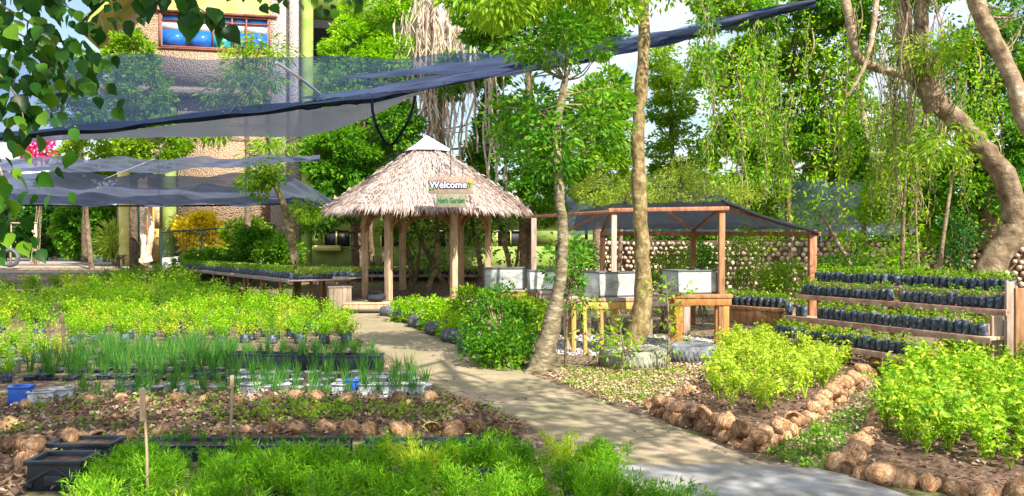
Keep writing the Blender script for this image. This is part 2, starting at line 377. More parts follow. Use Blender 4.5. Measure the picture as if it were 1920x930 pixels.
strip('path', [(566, 690, 800), (575, 650, 745), (590, 616, 716), (600, 632, 738), (612, 642, 765), (625, 655, 792), (640, 675, 830), (655, 700, 865), (675, 735, 920), (700, 775, 985), (725, 815, 1042), (750, 870, 1105), (775, 930, 1172), (800, 985, 1245), (830, 1040, 1325), (860, 1090, 1400), (878, 1120, 1445)], PATHM, .02)
strip('pavement', [(878, 1120, 1447), (886, 1130, 1535), (897, 1145, 1585), (912, 1170, 1625), (935, 1200, 1690), (980, 1250, 1830), (1100, 1400, 2300)], SLABM, .024)
strip('road', [(481, -400, 200), (486, -400, 262), (492, -400, 285), (500, -300, 300), (512, -100, 300)], surf('pale grey road', [(.22, .20, .19), (.34, .31, .29), (.44, .41, .38)], 2, .9, .3, .005, var=0), .01)
# white gravel round the work tables
gp = [G(*p) for p in [(1050, 640), (1100, 632), (1330, 632), (1350, 650), (1290, 664), (1170, 664), (1075, 668), (1040, 655)]]
mb = MB(); v = [(p.x, p.y, .006) for p in gp]; mb.add(v, np.array([list(range(len(v)))])[:, ::-1]); struct(mb.build('gravel', surf('white gravel', [(.35, .34, .33), (.62, .60, .58), (.8, .78, .76)], 18, .9, .9, .02, detail=9, var=0)))
# crushed stone pieces lying on it
n = 2500; a_ = np.array([list(p) for p in gp]); lo, hi = a_.min(0), a_.max(0)
P = np.column_stack([rng.uniform(lo[0], hi[0], n), rng.uniform(lo[1], hi[1], n), np.full(n, .01)]); mb = MB(); leaves(mb, P, rand_dirs(n)*np.array([1, 1, .3]), .05, .045, .4, up=2)
tag(mb.build('gravel_stones', surf('white stone chip', [(.45, .44, .42), (.62, .6, .58), (.78, .76, .74)], 5, .9)), kind='stuff')

# ------------------------------------------------------------------ soil beds (mounds) 
def bed(name, poly, h, m=SOIL, nsub=26):
    P = np.array([[p.x, p.y] for p in poly]); c = P.mean(0); lo, hi = P.min(0), P.max(0)
    xs = np.linspace(0, 1, nsub); mb = MB(); n = len(P)
    # radial rings from centre
    ring = []
    E = []
    for k in range(n):
        for q in np.arange(6)/6: E.append(P[k]*(1-q)+P[(k+1) % n]*q)
    E = np.array(E); m_ = len(E); V = []
    for r_, z in ((1.0, -.02), (.97, h*.6), (.85, h), (.6, h*1.05), (.3, h*1.1), (.02, h*1.1)):
        for e in E:
            q = c+(e-c)*r_; V.append([q[0], q[1], float(hgt(0, q[1]))+z+U(-.012, .012)])
    F_ = [[a*m_+b_, a*m_+(b_+1) % m_, (a+1)*m_+(b_+1) % m_, (a+1)*m_+b_] for a in range(5) for b_ in range(m_)]
    mb.add(V, F_); return struct(mb.build(name, m, smooth=True))
LB = [G(15, 830), G(60, 765), G(160, 745), G(500, 748), G(840, 752), G(900, 775), G(1000, 815), G(900, 822), G(500, 832), G(250, 845), G(60, 880)]
bed('soil_bed', LB, .06)
RB = [G(1225, 775), G(1290, 745), G(1330, 690), G(1420, 645), G(1560, 640), G(1650, 690), G(1600, 740), G(1500, 800), G(1425, 838), G(1330, 812)]
bed('soil_bed', RB, .07)
RB2 = [G(1585, 890), G(1640, 800), G(1700, 720), G(1760, 690), G(2100, 700), G(2200, 960), G(1900, 935), G(1720, 918)]
bed('soil_bed', RB2, .07)

bed('soil_bed', [G(-250, 740), G(20, 745), G(60, 790), G(20, 830), G(60, 890), G(30, 1000), G(-400, 1000)], .02)
def pip(P, poly):
    x, y = P[:, 0], P[:, 1]; ins = np.zeros(len(P), bool); n = len(poly)
    for i in range(n):
        x1, y1 = poly[i][0], poly[i][1]; x2, y2 = poly[(i+1) % n][0], poly[(i+1) % n][1]
        c = ((y1 > y) != (y2 > y)) & (x < (x2-x1)*(y-y1)/(y2-y1+1e-12)+x1); ins ^= c
    return ins
PATHPOLY = [tuple(G(a, b)[:2]) for a, b in [(690, 566), (616, 590), (655, 625), (735, 675), (815, 725), (930, 775), (1040, 830), (1120, 878), (1400, 1100), (2300, 1100), (1690, 935), (1585, 897), (1447, 878), (1325, 830), (1172, 775), (1042, 725), (920, 675), (830, 640), (738, 600), (800, 566)]]
def scatter(poly, n, z=0.0, nopath=True):
    A = np.array([[p[0], p[1]] for p in poly]); lo, hi = A.min(0), A.max(0)
    P = rng.uniform(lo, hi, (n, 2)); P = P[pip(P, A)]
    if nopath: P = P[~pip(P, PATHPOLY)]
    return np.column_stack([P, hgt(P[:, 0], P[:, 1])+z])
def litter(name, poly, n, size, z, m, up=3, hgtj=.03):
    P = scatter(poly, n, z); P[:, 2] += rng.random(len(P))*hgtj; D = rand_dirs(len(P))*np.array([1, 1, .25])
    mb = MB(); leaves(mb, P, D, rng.uniform(.5, 1.2, len(P))*size, rng.uniform(.3, .8, len(P))*size, .25, up, curl=.3)
    return tag(mb.build(name, m), kind='stuff')
def grassy(name, poly, n, h, m, wd=.012, clump=1, spread=.05):
    P = scatter(poly, n//clump); P = np.repeat(P, clump, 0); P[:, :2] += rng.normal(size=(len(P), 2))*spread
    D = rand_dirs(len(P))*np.array([.7, .7, .2])+np.array([0, 0, 1]); mb = MB(); leaves(mb, P, D, rng.uniform(.5, 1.3, len(P))*h, wd, .2, 0, curl=.35)
    return tag(mb.build(name, m), kind='stuff')
poly_all = [(-12, 5.3), (9, 5.3), (14, 24), (-16, 24)]
litter('leaf_litter', poly_all, 30000, .07, .01, LITTER)
litter('leaf_litter', LB, 6000, .07, .07, LITTER, 1.5)
litter('leaf_litter', [G(-250, 740), G(20, 745), G(60, 790), G(20, 830), G(60, 890), G(30, 1000), G(-400, 1000)], 5000, .07, .03, LITTER, 1.5)
TAN = leafm('tan dry leaves', [(.16, .09, .05), (.36, .24, .14), (.56, .42, .27), (.78, .70, .56)], .1, .8, nscale=3)
litter('leaf_litter', [G(1010, 700), G(1350, 680), G(1330, 700), G(1240, 765), G(1150, 760)], 9000, .06, .01, TAN)
litter('leaf_litter', [G(1440, 860), G(1640, 700), G(1720, 690), G(1650, 800), G(1570, 885)], 7000, .05, .01, TAN)
litter('leaf_litter', RB, 6000, .06, .08, LITTER, 1.5)
litter('leaf_litter', RB2, 6000, .055, .08, LITTER, 1.5)
grassy('grass', [G(1440, 860), G(1600, 745), G(1700, 690), G(1650, 790), G(1570, 885)], 2600, .06, LEAF_BRIGHT, .012, 5)
grassy('grass', [G(1010, 690), G(1150, 685), G(1330, 700), G(1230, 770), G(1130, 760)], 900, .05, LEAF_PALE, .012, 5)
grassy('grass', [G(-300, 640), G(-200, 540), G(150, 530), G(135, 620), G(120, 680), G(-100, 700)], 26000, .12, LEAF_PALE, .014, 6)
grassy('grass', [G(300, 530), G(600, 540), G(640, 570), G(560, 600)], 5000, .15, LEAF_BRIGHT, .014, 6)
def weeds(name, poly, n, sz, m, h=.08, cl=12):
    P = scatter(poly, n); k = len(P); P = np.repeat(P, cl, 0); D = rand_dirs(len(P))+np.array([0, 0, .6])
    P = P+rng.normal(size=P.shape)*np.array([.05, .05, 0]); P[:, 2] += rng.random(len(P))*h
    mb = MB(); leaves(mb, P, D, rng.uniform(.6, 1.2, len(P))*sz, sz*.6, .2, 1.2, curl=.2)
    return tag(mb.build(name, m), kind='stuff')
weeds('weeds', [G(1440, 860), G(1520, 800), G(1640, 760), G(1640, 790), G(1570, 885), G(1500, 880)], 320, .045, LEAF_MID, .07)
weeds('weeds', [G(1020, 700), G(1300, 690), G(1230, 765), G(1130, 760)], 300, .04, LEAF_BRIGHT, .05)
weeds('weeds', LB, 260, .04, LEAF_MID, .12)
weeds('weeds', LB, 120, .04, LEAF_BRIGHT, .14)
weeds('weeds', [G(380, 800), G(560, 770), G(860, 790), G(560, 810)], 230, .045, LEAF_BRIGHT, .18)

Q = [tuple(p) for p in PATHPOLY]; P = scatter(Q, 5200, .026, False); ctr = np.array([np.interp(P[:, 1], [4, 6.4, 8.7, 11.4, 15, 20], [3.0, 1.6, .72, -.55, -1.8, -3.5])]).T
keep = rng.random(len(P)) < np.clip(np.abs(P[:, :1]-ctr).ravel()*1.1-.25, .03, 1)*.5; P = P[keep]; mb = MB(); D = rand_dirs(len(P))*np.array([1, 1, .1]); leaves(mb, P, D, rng.uniform(.012, .05, len(P)), rng.uniform(.008, .025, len(P)), .2, 4, curl=.2); tag(mb.build('path_litter', TAN), kind='stuff')

# ------------------------------------------------------------------ plant prototypes (made at the origin, moved by put())
def bag_mb(r=.055, h=.13, seg=9):
    mb = MB(); lathe(mb, [(0, 0), (r*.9, 0), (r*1.02, h*.3), (r*.95, h*.65), (r, h), (r*.86, h), (r*.84, h*.88), (0, h*.86)], seg); return mb
def herb_proto(m, name, R_=.25, H_=.42, nl=420, ls=.045, bag=True):
    t = thing(name, '', 'plant')
    mb = MB(); n = nl
    ns = 9
    P = []; D = []
    for k in range(ns):
        a = U(0, 6.28); r = R_*math.sqrt(rng.random()); top = np.array([math.cos(a)*r, math.sin(a)*r, H_*U(.7, 1.05)])
        b0 = np.array([math.cos(a)*r*.25, math.sin(a)*r*.25, .1])
        tube(mb, [b0, (b0+top)/2+np.array([0, 0, .02]), top], [.005, .004, .002], 4, False)
        m_ = n//ns; tt = rng.random(m_)**.6; q = b0+(top-b0)*tt[:, None]+rng.normal(size=(m_, 3))*.035*(.4+tt[:, None])
        P.append(q); D.append(rand_dirs(m_)+np.array([0, 0, .35]))
    P = np.vstack(P); D = np.vstack(D)
    leaves(mb, P, D, rng.uniform(.6, 1.25, len(P))*ls, ls*.6, .2, .9, curl=.25)
    mb.build('foliage', m, t)
    if bag: bag_mb(.10, .17, 12).build('nursery_bag', BAGM, t, smooth=True)
    return t
LEAF_FEATH2 = leafm('yellower feathery leaf', [(.14, .26, .01), (.32, .44, .02), (.50, .60, .04), (.66, .66, .12)], .4, nscale=2.5)
def feather_proto(fm_=None):
    t = thing('feathery_herb', '', 'plant'); mb = MB()
    for k in range(15):
        a = U(0, 6.28); lean = U(.1, .85); top = np.array([math.cos(a)*lean*.25, math.sin(a)*lean*.25, U(.2, .34)-.07*lean])
        tube(mb, [(0, 0, .04), top*.5+np.array([0, 0, .03]), top], [.004, .003, .0015], 4, False)
        m_ = 150; tt = rng.random(m_)**.7; P = np.array([0, 0, .04])+(top-np.array([0, 0, .04]))*tt[:, None]+rng.normal(size=(m_, 3))*.02
        leaves(mb, P, rand_dirs(m_)+nrm(top[None, :])*1.1, rng.uniform(.03, .065, m_), .007, .1, .5, curl=.2)
    mb.build('foliage', fm_ or LEAF_FEATH, t); bag_mb(.075, .12, 10).build('nursery_bag', BAGM, t, smooth=True); return t
def chive_proto(h, pot, n=34):
    t = thing('chive_plant', '', 'plant'); mb = MB()
    P = rng.normal(size=(n, 3))*np.array([.022, .022, 0])+np.array([0, 0, .12]); D = rand_dirs(n)*np.array([.32, .32, 0])+np.array([0, 0, 1])
    leaves(mb, P, D, rng.uniform(.4, 1.15, n)*h, .0065, .1, 0, curl=.22); mb.build('blades', LEAF_CHIVE, t)
    if pot is not None: 
        p = MB(); lathe(p, [(0, 0), (.07, 0), (.085, .12), (.095, .125), (.09, .13), (.078, .115), (0, .11)], 14); p.build('pot', pot, t, smooth=True)
    return t
def basil_proto(h=.36, n=90, ls=.075, m=None):
    t = thing('basil_plant', '', 'plant'); mb = MB()
    for k in range(6):
        a = U(0, 6.28); top = np.array([math.cos(a)*U(.03, .15), math.sin(a)*U(.03, .15), h*U(.65, 1.1)])
        tube(mb, [(0, 0, 0), top*.5+np.array([0, 0, .03]), top], [.006, .005, .002], 5, False, .1)
        m_ = n//5; tt = .3+.7*rng.random(m_)**.6; P = top*tt[:, None]+rng.normal(size=(m_, 3))*.02; 
        leaves(mb, P, rand_dirs(m_)*np.array([1, 1, .4])+np.array([0, 0, .2]), rng.uniform(.5, 1.2, m_)*ls, ls*.5, .22, 1.2, curl=.45)
    mb.build('foliage', m or LEAF_RIGHT, t); return t

# big lime herb block
HP = [herb_proto(m_, 'bushy_herb', nl=n_) for m_, n_ in ((LEAF_LIME, 420), (LEAF_LIME, 520), (LEAF_LIME, 360), (LEAF_BRIGHT, 420), (leafm('yellower herb leaf', [(.16, .28, .01), (.36, .46, .02), (.54, .60, .04), (.70, .68, .14)], .4, nscale=1.2), 340))]
k = 0
blk_f0, blk_f1 = G(150, 646), G(655, 646)
Yr = 14.7-.5
for r in range(19):
    Yr += .5+.022*r
    xl = (140-960)/F*Yr; xr = (np.interp(Yr, [14.7, 17, 19, 20, 22, 25, 29], [648, 638, 600, 545, 440, 366, 305])-960)/F*Yr
    nn = max(1, int((xr-xl)/(.40+.013*r))); sb_ = np.interp(Yr, [14.7, 17, 20, 29], [.88, 1.0, 1.25, 1.5])
    for q in range(nn+1):
        x = xl+(xr-xl)*q/nn+U(-.08, .08); y = Yr+U(-.12, .12)
        lab = 'bright lime herb bush, %s from the left in the %s row of the big block' % (ordw(q), ordw(r))
        put(HP[int(rng.integers(5))], (x, y, float(hgt(x, y))), U(0, 6.3), U(.85, 1.15)*sb_*(1.0+.12*math.sin(r*1.3+q*.9)), lab, 'bushy herbs in the big block left of the path' if r else 'bushy herbs along the front edge of the big block', 'plant'); k += 1
print('herbs', k)
# paler loose herbs behind and left of the block
HL = [herb_proto(LEAF_BRIGHT, 'leafy_herb', .28, .5, 330, .06, False) for _ in range(2)]
for q, (px, py) in enumerate([(20, 560), (60, 548), (110, 552), (150, 545), (30, 585), (90, 578), (10, 610), (60, 603), (120, 590), (-20, 570), (200, 535), (215, 530), (260, 522), (300, 518), (250, 530), (330, 528), (290, 526), (350, 522), (230, 545), (-10, 540)]):
    p = G(px, py); put(HL[int(rng.integers(2))], p, U(0, 6), U(.8, 1.2), 'mid green leafy herb, %s of the loose plants near the far left road' % ordw(q), 'loose herbs behind and left of the herb block', 'plant')
for r in range(9):
    Yr = 16.5+r*1.15; xr = (125-960)/F*Yr; n = int(3+r*.5)
    for q in range(n):
        x = xr-(n-q)*.62+U(-.2, .2); y = Yr+U(-.25, .25)
        if rng.random() < .25: continue
        put(HP[int(rng.integers(5))], (x, y, float(hgt(x, y))-.12), U(0, 6.3), U(.9, 1.5), 'lime green low herb left of the big block, %s in the %s loose row' % (ordw(q), ordw(r)), 'loose lime herbs left of the big block', 'plant')
# shaded low herbs at far left
for (px, py) in [(0, 690), (35, 684), (70, 680), (20, 665), (60, 660), (-25, 675), (-40, 700), (100, 672), (-30, 720), (10, 718)]:
    q_ = px
    p = G(px, py); put(HP[int(rng.integers(5))], p, U(0, 6), U(.7, .9), 'low shaded green herb at the left edge, %s' % {0: 'right of the round pot', 35: 'nearest the two dark stakes', 70: 'just left of the dark stakes', 20: 'behind the round pots', 60: 'left of the taller stake', -25: 'at the photo border', -40: 'outermost of the middle row', 100: 'between the two dark stakes', -30: 'lowest at the photo border', 10: 'lowest, above the blue planter'}[px], 'low herbs at the left edge', 'plant')

# feathery herbs in the foreground
FP = [feather_proto() for _ in range(6)]+[feather_proto(LEAF_FEATH2)]
for r, (py, x0, x1, st) in enumerate([(903, 262, 1150, 66), (926, 225, 1180, 68), (958, 200, 1230, 72), (1000, 190, 1290, 80), (1060, 180, 1330, 92)]):
    x = x0
    while x < x1:
        if rng.random() < .08: x += st; continue
        p = G(x+U(-14, 14), py+U(-5, 5))
        put(FP[int(rng.integers(7))], p, U(0, 6), U(.85, 1.2)*(1.0 if py > 905 or x > 900 else .8), 'feathery herb clump, %s from the left in the %s foreground row' % (ordw(int((x-x0)/st+.5)), ordw(r)), 'feathery herbs in the foreground rows', 'plant'); x += st*U(.95, 1.08)

# chives: tall patch, black trays row, white containers row
CPp = [chive_proto(.46, BAGM, 75) for _ in range(3)]
for r, py in enumerate([664, 674, 686, 699, 712]):
    for q, x in enumerate(np.arange(185-r*32, 440, 25-r*.5)):
        p = G(x+U(-7, 7), py+U(-2, 2)); p.z -= .07; put(CPp[int(rng.integers(3))], p, U(0, 6), U(.75, 1.15), 'tall chive plant, %s from the left in the %s row of the shaded patch' % (ordw(q), ordw(4-r)), 'tall chives in the shaded patch in front of the herb block', 'plant')
CPs = [chive_proto(.24, None, 40) for _ in range(3)]
CPw = [chive_proto(.30, WHITEP, 50) for _ in range(3)]
def tray_proto(Lx, Wy, H, m, name='black_tray'):
    mb = MB(); t = .012
    for s in (-1, 1):
        beam(mb, (-Lx/2, s*Wy/2, H/2), (Lx/2, s*Wy/2, H/2), t, H); box(mb, (s*(Lx/2-t), 0, H/2-.002), (t, Wy-t-.002, H-.004))
        beam(mb, (-Lx/2-.012, s*(Wy/2+.008), H-.01), (Lx/2+.012, s*(Wy/2+.008), H-.01), .02, .018)
    for q in range(7): 
        x = -Lx/2+Lx*(q+.5)/7
        for s in (-1, 1): box(mb, (x, s*(Wy/2+.007), H*.45), (.02, .012, H*.78))
    o = mb.build(name, m, bevel=.003)
    s_ = MB(); box(s_, (0, 0, H*.4), (Lx-.04, Wy-.04, H*.75)); s_.build('soil', SOIL, o); return o
tray = tray_proto(.62, .32, .2, BLACKP)
tray['category'] = 'tray'
for q, (px, py) in enumerate([(452, 688), (525, 690), (600, 692), (672, 692)]):
    p = G(px, py); put(tray, p, U(-.03, .03), 1, ['black plastic tray of young chives, leftmost of four in a row', 'black plastic tray of young chives, second from left in the row of four', 'black plastic tray of young chives, third from left in the row of four', 'black plastic tray of young chives nearest the path'][q], 'black trays of young chives', 'tray')
    for i_ in range(7):
        put(CPs[int(rng.integers(3))], (p.x-.27+.09*i_+U(-.02, .02), p.y+U(-.1, .1), .06), U(0, 6), U(.8, 1.2), 'short chive tuft, %s from the left in the %s black tray' % (ordw(i_), ordw(q)), 'young chives in the black trays', 'plant')
for q in range(10):
    p = G(400+q*33+U(-6, 6), 668+U(-3, 3)); put(CPw[0] if False else CPp[int(rng.integers(3))], p, U(0, 6), U(.5, .7), 'short chive plant in black pot, %s from the left behind the black trays' % ordw(q), 'short chives behind the black trays', 'plant')
for r, py in enumerate([712, 724, 737]):
    for q, x in enumerate(np.arange(255+U(0, 20) if r == 2 else 440, 800-(10 if r == 0 else 0), 30)):
        p = G(x+U(-6, 6), py+U(-2, 2)); p.z -= .045; put(CPw[int(rng.integers(3))], p, U(0, 6), U(.85, 1.2), 'chive in dirty white pot, %s from left in the %s white row' % (ordw(q), ordw(2-r)), 'chives in white containers behind the husk bed', 'plant')

for q, x in enumerate(np.arange(120, 800, 33)):
    p = G(x+U(-8, 8), 749+U(-2, 2)); p.z -= .1; put(CPs[int(rng.integers(3))], p, U(0, 6), U(1.0, 1.5), 'loose chive tuft, %s from left in front of the white containers' % ordw(q), 'chives in front of the white containers', 'plant')
# white rectangular cans, blue can, blue bucket
def can(name, label, cat, p, sx, sy, h, m, rz=0):
    t = thing(name, label, cat, p, rz)
    mb = MB(); th = .008
    for s in (-1, 1):
        box(mb, (0, s*(sy/2-th/2), h/2), (sx, th, h)); box(mb, (s*(sx/2-th/2), 0, h/2), (th, sy-2*th-.002, h))
    box(mb, (0, 0, .006), (sx-.02, sy-.02, .01)); mb.build('body', m, t, bevel=.003)
    s_ = MB(); box(s_, (0, 0, h*.42), (sx-.03, sy-.03, h*.8)); s_.build('soil', SOIL, t)
    rim = MB()
    for s in (-1, 1): beam(rim, (-sx/2-.006, s*(sy/2+.004), h), (sx/2+.006, s*(sy/2+.004), h), .014, .016); box(rim, (s*(sx/2+.004), 0, h), (.014, sy-.008, .016))
    rim.build('rim', m, t); return t
can('blue_planter', 'square blue plastic planter at the left end of the white containers', 'planter', G(40, 760), .19, .19, .19, BLUEP, .1)
can('white_planter', 'white box planter right beside the blue planter, tilted slightly', 'planter', G(78, 760), .24, .17, .14, WHITEP, .35)
can('white_planter', 'white box planter, second to the right of the blue planter', 'planter', G(116, 756), .22, .17, .15, WHITEP, .25)
can('blue_planter', 'small bright blue can among the white containers near the path', 'planter', G(660, 742), .13, .13, .17, BLUEP, .0)
for q, x in enumerate((235, 268, 330, 470, 640, 690, 715, 745, 778)):
    can('white_planter', 'dirty white box container, %s from the left along the back of the husk bed' % ordw(q), 'planter', G(x, 744), U(.13, .2), .15, .14, WHITEP, U(-.3, .3))['group'] = 'white box containers of the front row'
mb = MB(); lathe(mb, [(0, 0), (.09, 0), (.115, .17), (.125, .175), (.12, .185), (.105, .17), (0, .15)], 20)
tag(mb.build('white_pot', WHITEP, smooth=True, loc=None), 'round pale pot lying among low herbs at the left edge', 'pot').location = G(22, 700)
tag(mb.build('white_pot', WHITEP, smooth=True), 'round pale pot beside the dark leafy tuft above the blue planter', 'pot').location = G(0, 712)

# black crate at lower left
def crate(label, p, rz, L_, W_, H_):
    t = thing('black_crate', label, 'crate', p, rz); mb = MB(); th = .015
    for s in (-1, 1):
        box(mb, (0, s*(W_/2-th/2), H_/2), (L_, th, H_)); box(mb, (s*(L_/2-th/2), 0, H_/2), (th, W_-2*th-.002, H_))
    box(mb, (0, 0, .01), (L_-.03, W_-.03, .016)); mb.build('body', BLACKP, t, bevel=.006)
    r_ = MB()
    for s in (-1, 1): beam(r_, (-L_/2-.015, s*(W_/2+.008), H_-.015), (L_/2+.015, s*(W_/2+.008), H_-.015), .03, .03); box(r_, (s*(L_/2+.008), 0, H_-.015), (.03, W_-.016, .03))
    r_.build('rim', BLACKP, t, bevel=.004)
    e = MB(); y = -W_/2-.004
    beam(e, (-.04*L_-.16, y, H_*.28), (-.02, y, H_*.72), .012, .02); beam(e, (.02, y, H_*.72), (.16, y, H_*.28), .012, .02)
    box(e, (-.0, y, H_*.35), (.12, .012, .07)); box(e, (-.17, y, H_*.2), (.06, .012, .03)); box(e, (.0, y, H_*.72), (.05, .011, .02)); e.build('raised_ribs', flat('worn black plastic', (.03, .04, .055), .4), t, bevel=.003)
    s_ = MB(); box(s_, (0, 0, H_*.45), (L_-.05, W_-.05, H_*.8)); s_.build('soil', SOIL, t); return t
cp = G(98, 925)
crate('large black plastic crate with raised ribs at lower left', cp+Vector((0, .15, 0)), .02, .36, .28, .21)
crate('black plastic crate just behind the large ribbed crate', G(150, 868)+Vector((0, .12, 0)), .02, .46, .26, .15)
tr2 = tray_proto(.8, .26, .13, flat('blue black plastic', (.016, .035, .06), .3, .6), 'long_black_tray')
for q, px in enumerate((345, 560, 775, 910)):
    p = G(px, 858); 
    put(tr2, p, U(-.02, .02), 1 if q < 3 else (.7, 1, 1), ['long black tray behind the feathery herbs, leftmost of four', 'long black tray behind the feathery herbs, second from the left', 'long black tray behind the feathery herbs, third from the left', 'long black tray behind the feathery herbs, nearest the path'][q], 'long black trays below the husk bed', 'tray')
    for i_ in range(8):
        put(CPs[int(rng.integers(3))], (p.x+(-.35+.1*i_+U(-.02, .02))*(1 if q < 3 else .7), p.y+U(-.08, .08), .02), U(0, 6), U(.4, .7), 'tiny green sprout, %s from the left in the %s long black tray' % (ordw(i_), ordw(q)), 'sprouts in the long black trays', 'plant')

# stakes with tags
def stake(label, p, h, lean, m, tagp=None, r=.012):
    t = thing('garden_stake', label, 'stake', p); mb = MB(); top = Vector((lean[0], lean[1], h)); tube(mb, [(0, 0, -.05), top*.5+Vector((.006, 0, 0)), top], r, 7, wob=.2); mb.build('stick', m, t)
    if tagp: b_ = MB(); box(b_, top+Vector((tagp[2], -.012, -tagp[1]/2)), (tagp[0], .012, tagp[1])); b_.build('tag', m, t, bevel=.002)
    return t
stake('thin pale wooden stake standing in the husk bed', G(428, 850)-Vector((0, 0, 0)), .62, (.035, 0), WOODP, (.03, .09, .0), .012)
stake('thin wooden stake with a split wooden tag in front of the feathery herbs', G(278, 965), .78, (-.03, 0), WOODP, (.035, .2, .0), .009)
stake('dark stake leaning right on bare soil at the left, left one of a pair', G(84, 665), .52, (.05, 0), BARKD, (.03, .1, 0), .014)
stake('dark upright stake at the left corner of herb block, right one of a pair', G(119, 680), .68, (-.02, 0), BARKD, (.05, .12, .01), .018)

# ------------------------------------------------------------------ coconut husks
def husk_proto():
    mb = MB(); seg, rg = 14, 9; V = []
    k1, k2 = U(0, 6), U(.04, .1)
    for a in range(rg):
        ph = math.pi*a/(rg-1); 
        for b_ in range(seg):
            th = 2*math.pi*b_/seg; r = 1+.08*math.sin(3*th+k1)+k2*math.cos(2*ph+th)+.05*math.sin(7*th+3*ph+k1)+U(-.07, .07)
            V.append([.13*r*math.sin(ph)*math.cos(th), .105*r*math.sin(ph)*math.sin(th), .10*r*math.cos(ph)+.085])
    F_ = [[a*seg+b_, a*seg+(b_+1) % seg, (a+1)*seg+(b_+1) % seg, (a+1)*seg+b_] for a in range(rg-1) for b_ in range(seg)]
    mb.add(V, np.array(F_)[:, ::-1]); n = 50; d = rand_dirs(n); P = d*np.array([.128, .103, .098])+np.array([0, 0, .085]); leaves(mb, P, rand_dirs(n)*.5+d*.3+np.array([1, 0, 0]), .05, .008, .1, 0); return mb.build('coconut_husk', HUSK, smooth=True)
def half_proto():
    """husk half shell, open cup facing sideways"""
    mb = MB(); seg = 14; V = []; prof = [(0.0, -.10), (.06, -.085), (.10, -.05), (.12, 0), (.105, .005), (.085, -.04), (.05, -.07), (0, -.078)]
    lathe(mb, prof, seg, (0, 0, 0)); v = mb.v[0]; v += rng.normal(size=v.shape)*.004; v[:, 1] *= .85
    Mx = Matrix.Rotation(R(100), 3, 'X'); mb.v[0] = v@np.array(Mx).T+np.array([0, 0, .1]); return mb.build('coconut_husk', HUSK, smooth=True)
HK = [husk_proto() for _ in range(4)]+[half_proto(), half_proto()]
def husk_row(pts, step, label, group, s0=1., layers=1, jit=.03, dz=-.02):
    P = [G(*p) for p in pts]; k = 0
    for a, b_ in zip(P[:-1], P[1:]):
        n = max(1, int((b_-a).length/step))
        for q in range(n):
            for l in range(layers):
                if l and rng.random() < .35: continue
                c = a.lerp(b_, (q+(.5 if l else 0))/n); ih = int(rng.choice([0, 1, 2, 3, 0, 1, 2, 3, 0, 1, 2, 3, 4, 5]))
                lb = label+', '+ordw(k)+' along the border'
                put(HK[ih], (c.x+U(-jit, jit), c.y+U(-jit, jit), c.z+dz+l*.11), U(0, 6.28), s0*U(.66, .98), lb, group, 'coconut husk', tilt=(U(-.6, .6), U(-.5, .5))); k += 1
    return k
husk_row([(1228, 778), (1262, 790), (1330, 815), (1405, 846), (1430, 855)], .15, 'brown coconut husk edging the middle bed by the path', 'coconut husks edging the front of the right bed', .8, 2)
husk_row([(1430, 850), (1500, 805), (1560, 762), (1610, 722), (1655, 690)], .15, 'brown coconut husk on the middle bed right side', 'coconut husks edging the right side of the right bed', .85, 2)
husk_row([(1228, 770), (1270, 755), (1310, 740)], .22, 'reddish coconut husk at the middle bed left corner', 'coconut husks at the left corner of the right bed', .9, 1)
husk_row([(1585, 895), (1650, 908), (1740, 922), (1850, 938), (1960, 955)], .13, 'pale coconut husk on the bottom right bed front', 'coconut husks edging the front of the bottom right bed', .98, 1)
husk_row([(1580, 885), (1610, 850), (1640, 820), (1665, 770), (1690, 740)], .19, 'pale coconut husk on the bottom right bed left side', 'coconut husks edging the left side of the bottom right bed', 1.1, 1)
husk_row([(25, 840), (60, 848), (150, 838), (240, 836), (400, 826), (560, 822), (700, 822), (850, 818), (990, 816)], .19, 'brown coconut husk on the left bed front', 'coconut husks edging the front of the left bed', .85, 1, .06, dz=.01)
husk_row([(60, 775), (160, 768), (330, 766), (500, 764), (700, 764), (860, 766)], .26, 'dark coconut husk on the left bed back', 'coconut husks edging the back of the left bed', .8, 1, .06, dz=.03)
husk_row([(30, 850), (50, 880), (90, 866), (150, 850)], .22, 'dark coconut husk in the left bed corner pile', 'coconut husks piled at the left corner of the left bed', .95, 2)
husk_row([(15, 810), (60, 785)], .26, 'dark coconut husk at the left bed far end', 'coconut husks at the left end of the left bed', .9, 1)
husk_row([(870, 770), (930, 792), (1000, 818)], .26, 'orange coconut husk at the left bed path end', 'coconut husks at the path end of the left bed', .8, 1)

# ------------------------------------------------------------------ basil beds
LEAF_YB = leafm('yellowing basil leaf', [(.12, .26, .01), (.30, .45, .02), (.50, .58, .05), (.76, .72, .28)], .4, nscale=2)
BP = [basil_proto() for _ in range(5)]; BPY = [basil_proto(.34, 95, .065, LEAF_YB) for _ in range(4)]
def fill(poly, n, mind, s, label, group, z=.06, PR=None):
    pts = []
    for p in scatter(poly, n*30, z, False):
        if all((p[0]-q[0])**2+(p[1]-q[1])**2 > mind*mind for q in pts): pts.append(p)
        if len(pts) >= n: break
    rowlabels([put((PR or BP)[int(rng.integers(len(PR or BP)))], tuple(p), U(0, 6), s*U(.6, 1.2), label, group, 'plant') for p in pts], label+', {c} from the left in the {r} row', depth=.3)
    print(group, len(pts))
fill([G(*p) for p in [(1318, 755), (1335, 700), (1385, 645), (1570, 645), (1615, 690), (1560, 735), (1450, 790), (1380, 785)]], 170, .14, .95, 'yellow green basil in the middle bed', 'basil plants in the middle right bed', PR=BPY)
fill([G(*p) for p in [(1655, 820), (1680, 760), (1720, 705), (1800, 690), (2050, 700), (2100, 905), (1900, 900), (1735, 878)]], 230, .13, 1.05, 'bright green basil in the bottom right bed', 'basil plants in the bottom right bed')

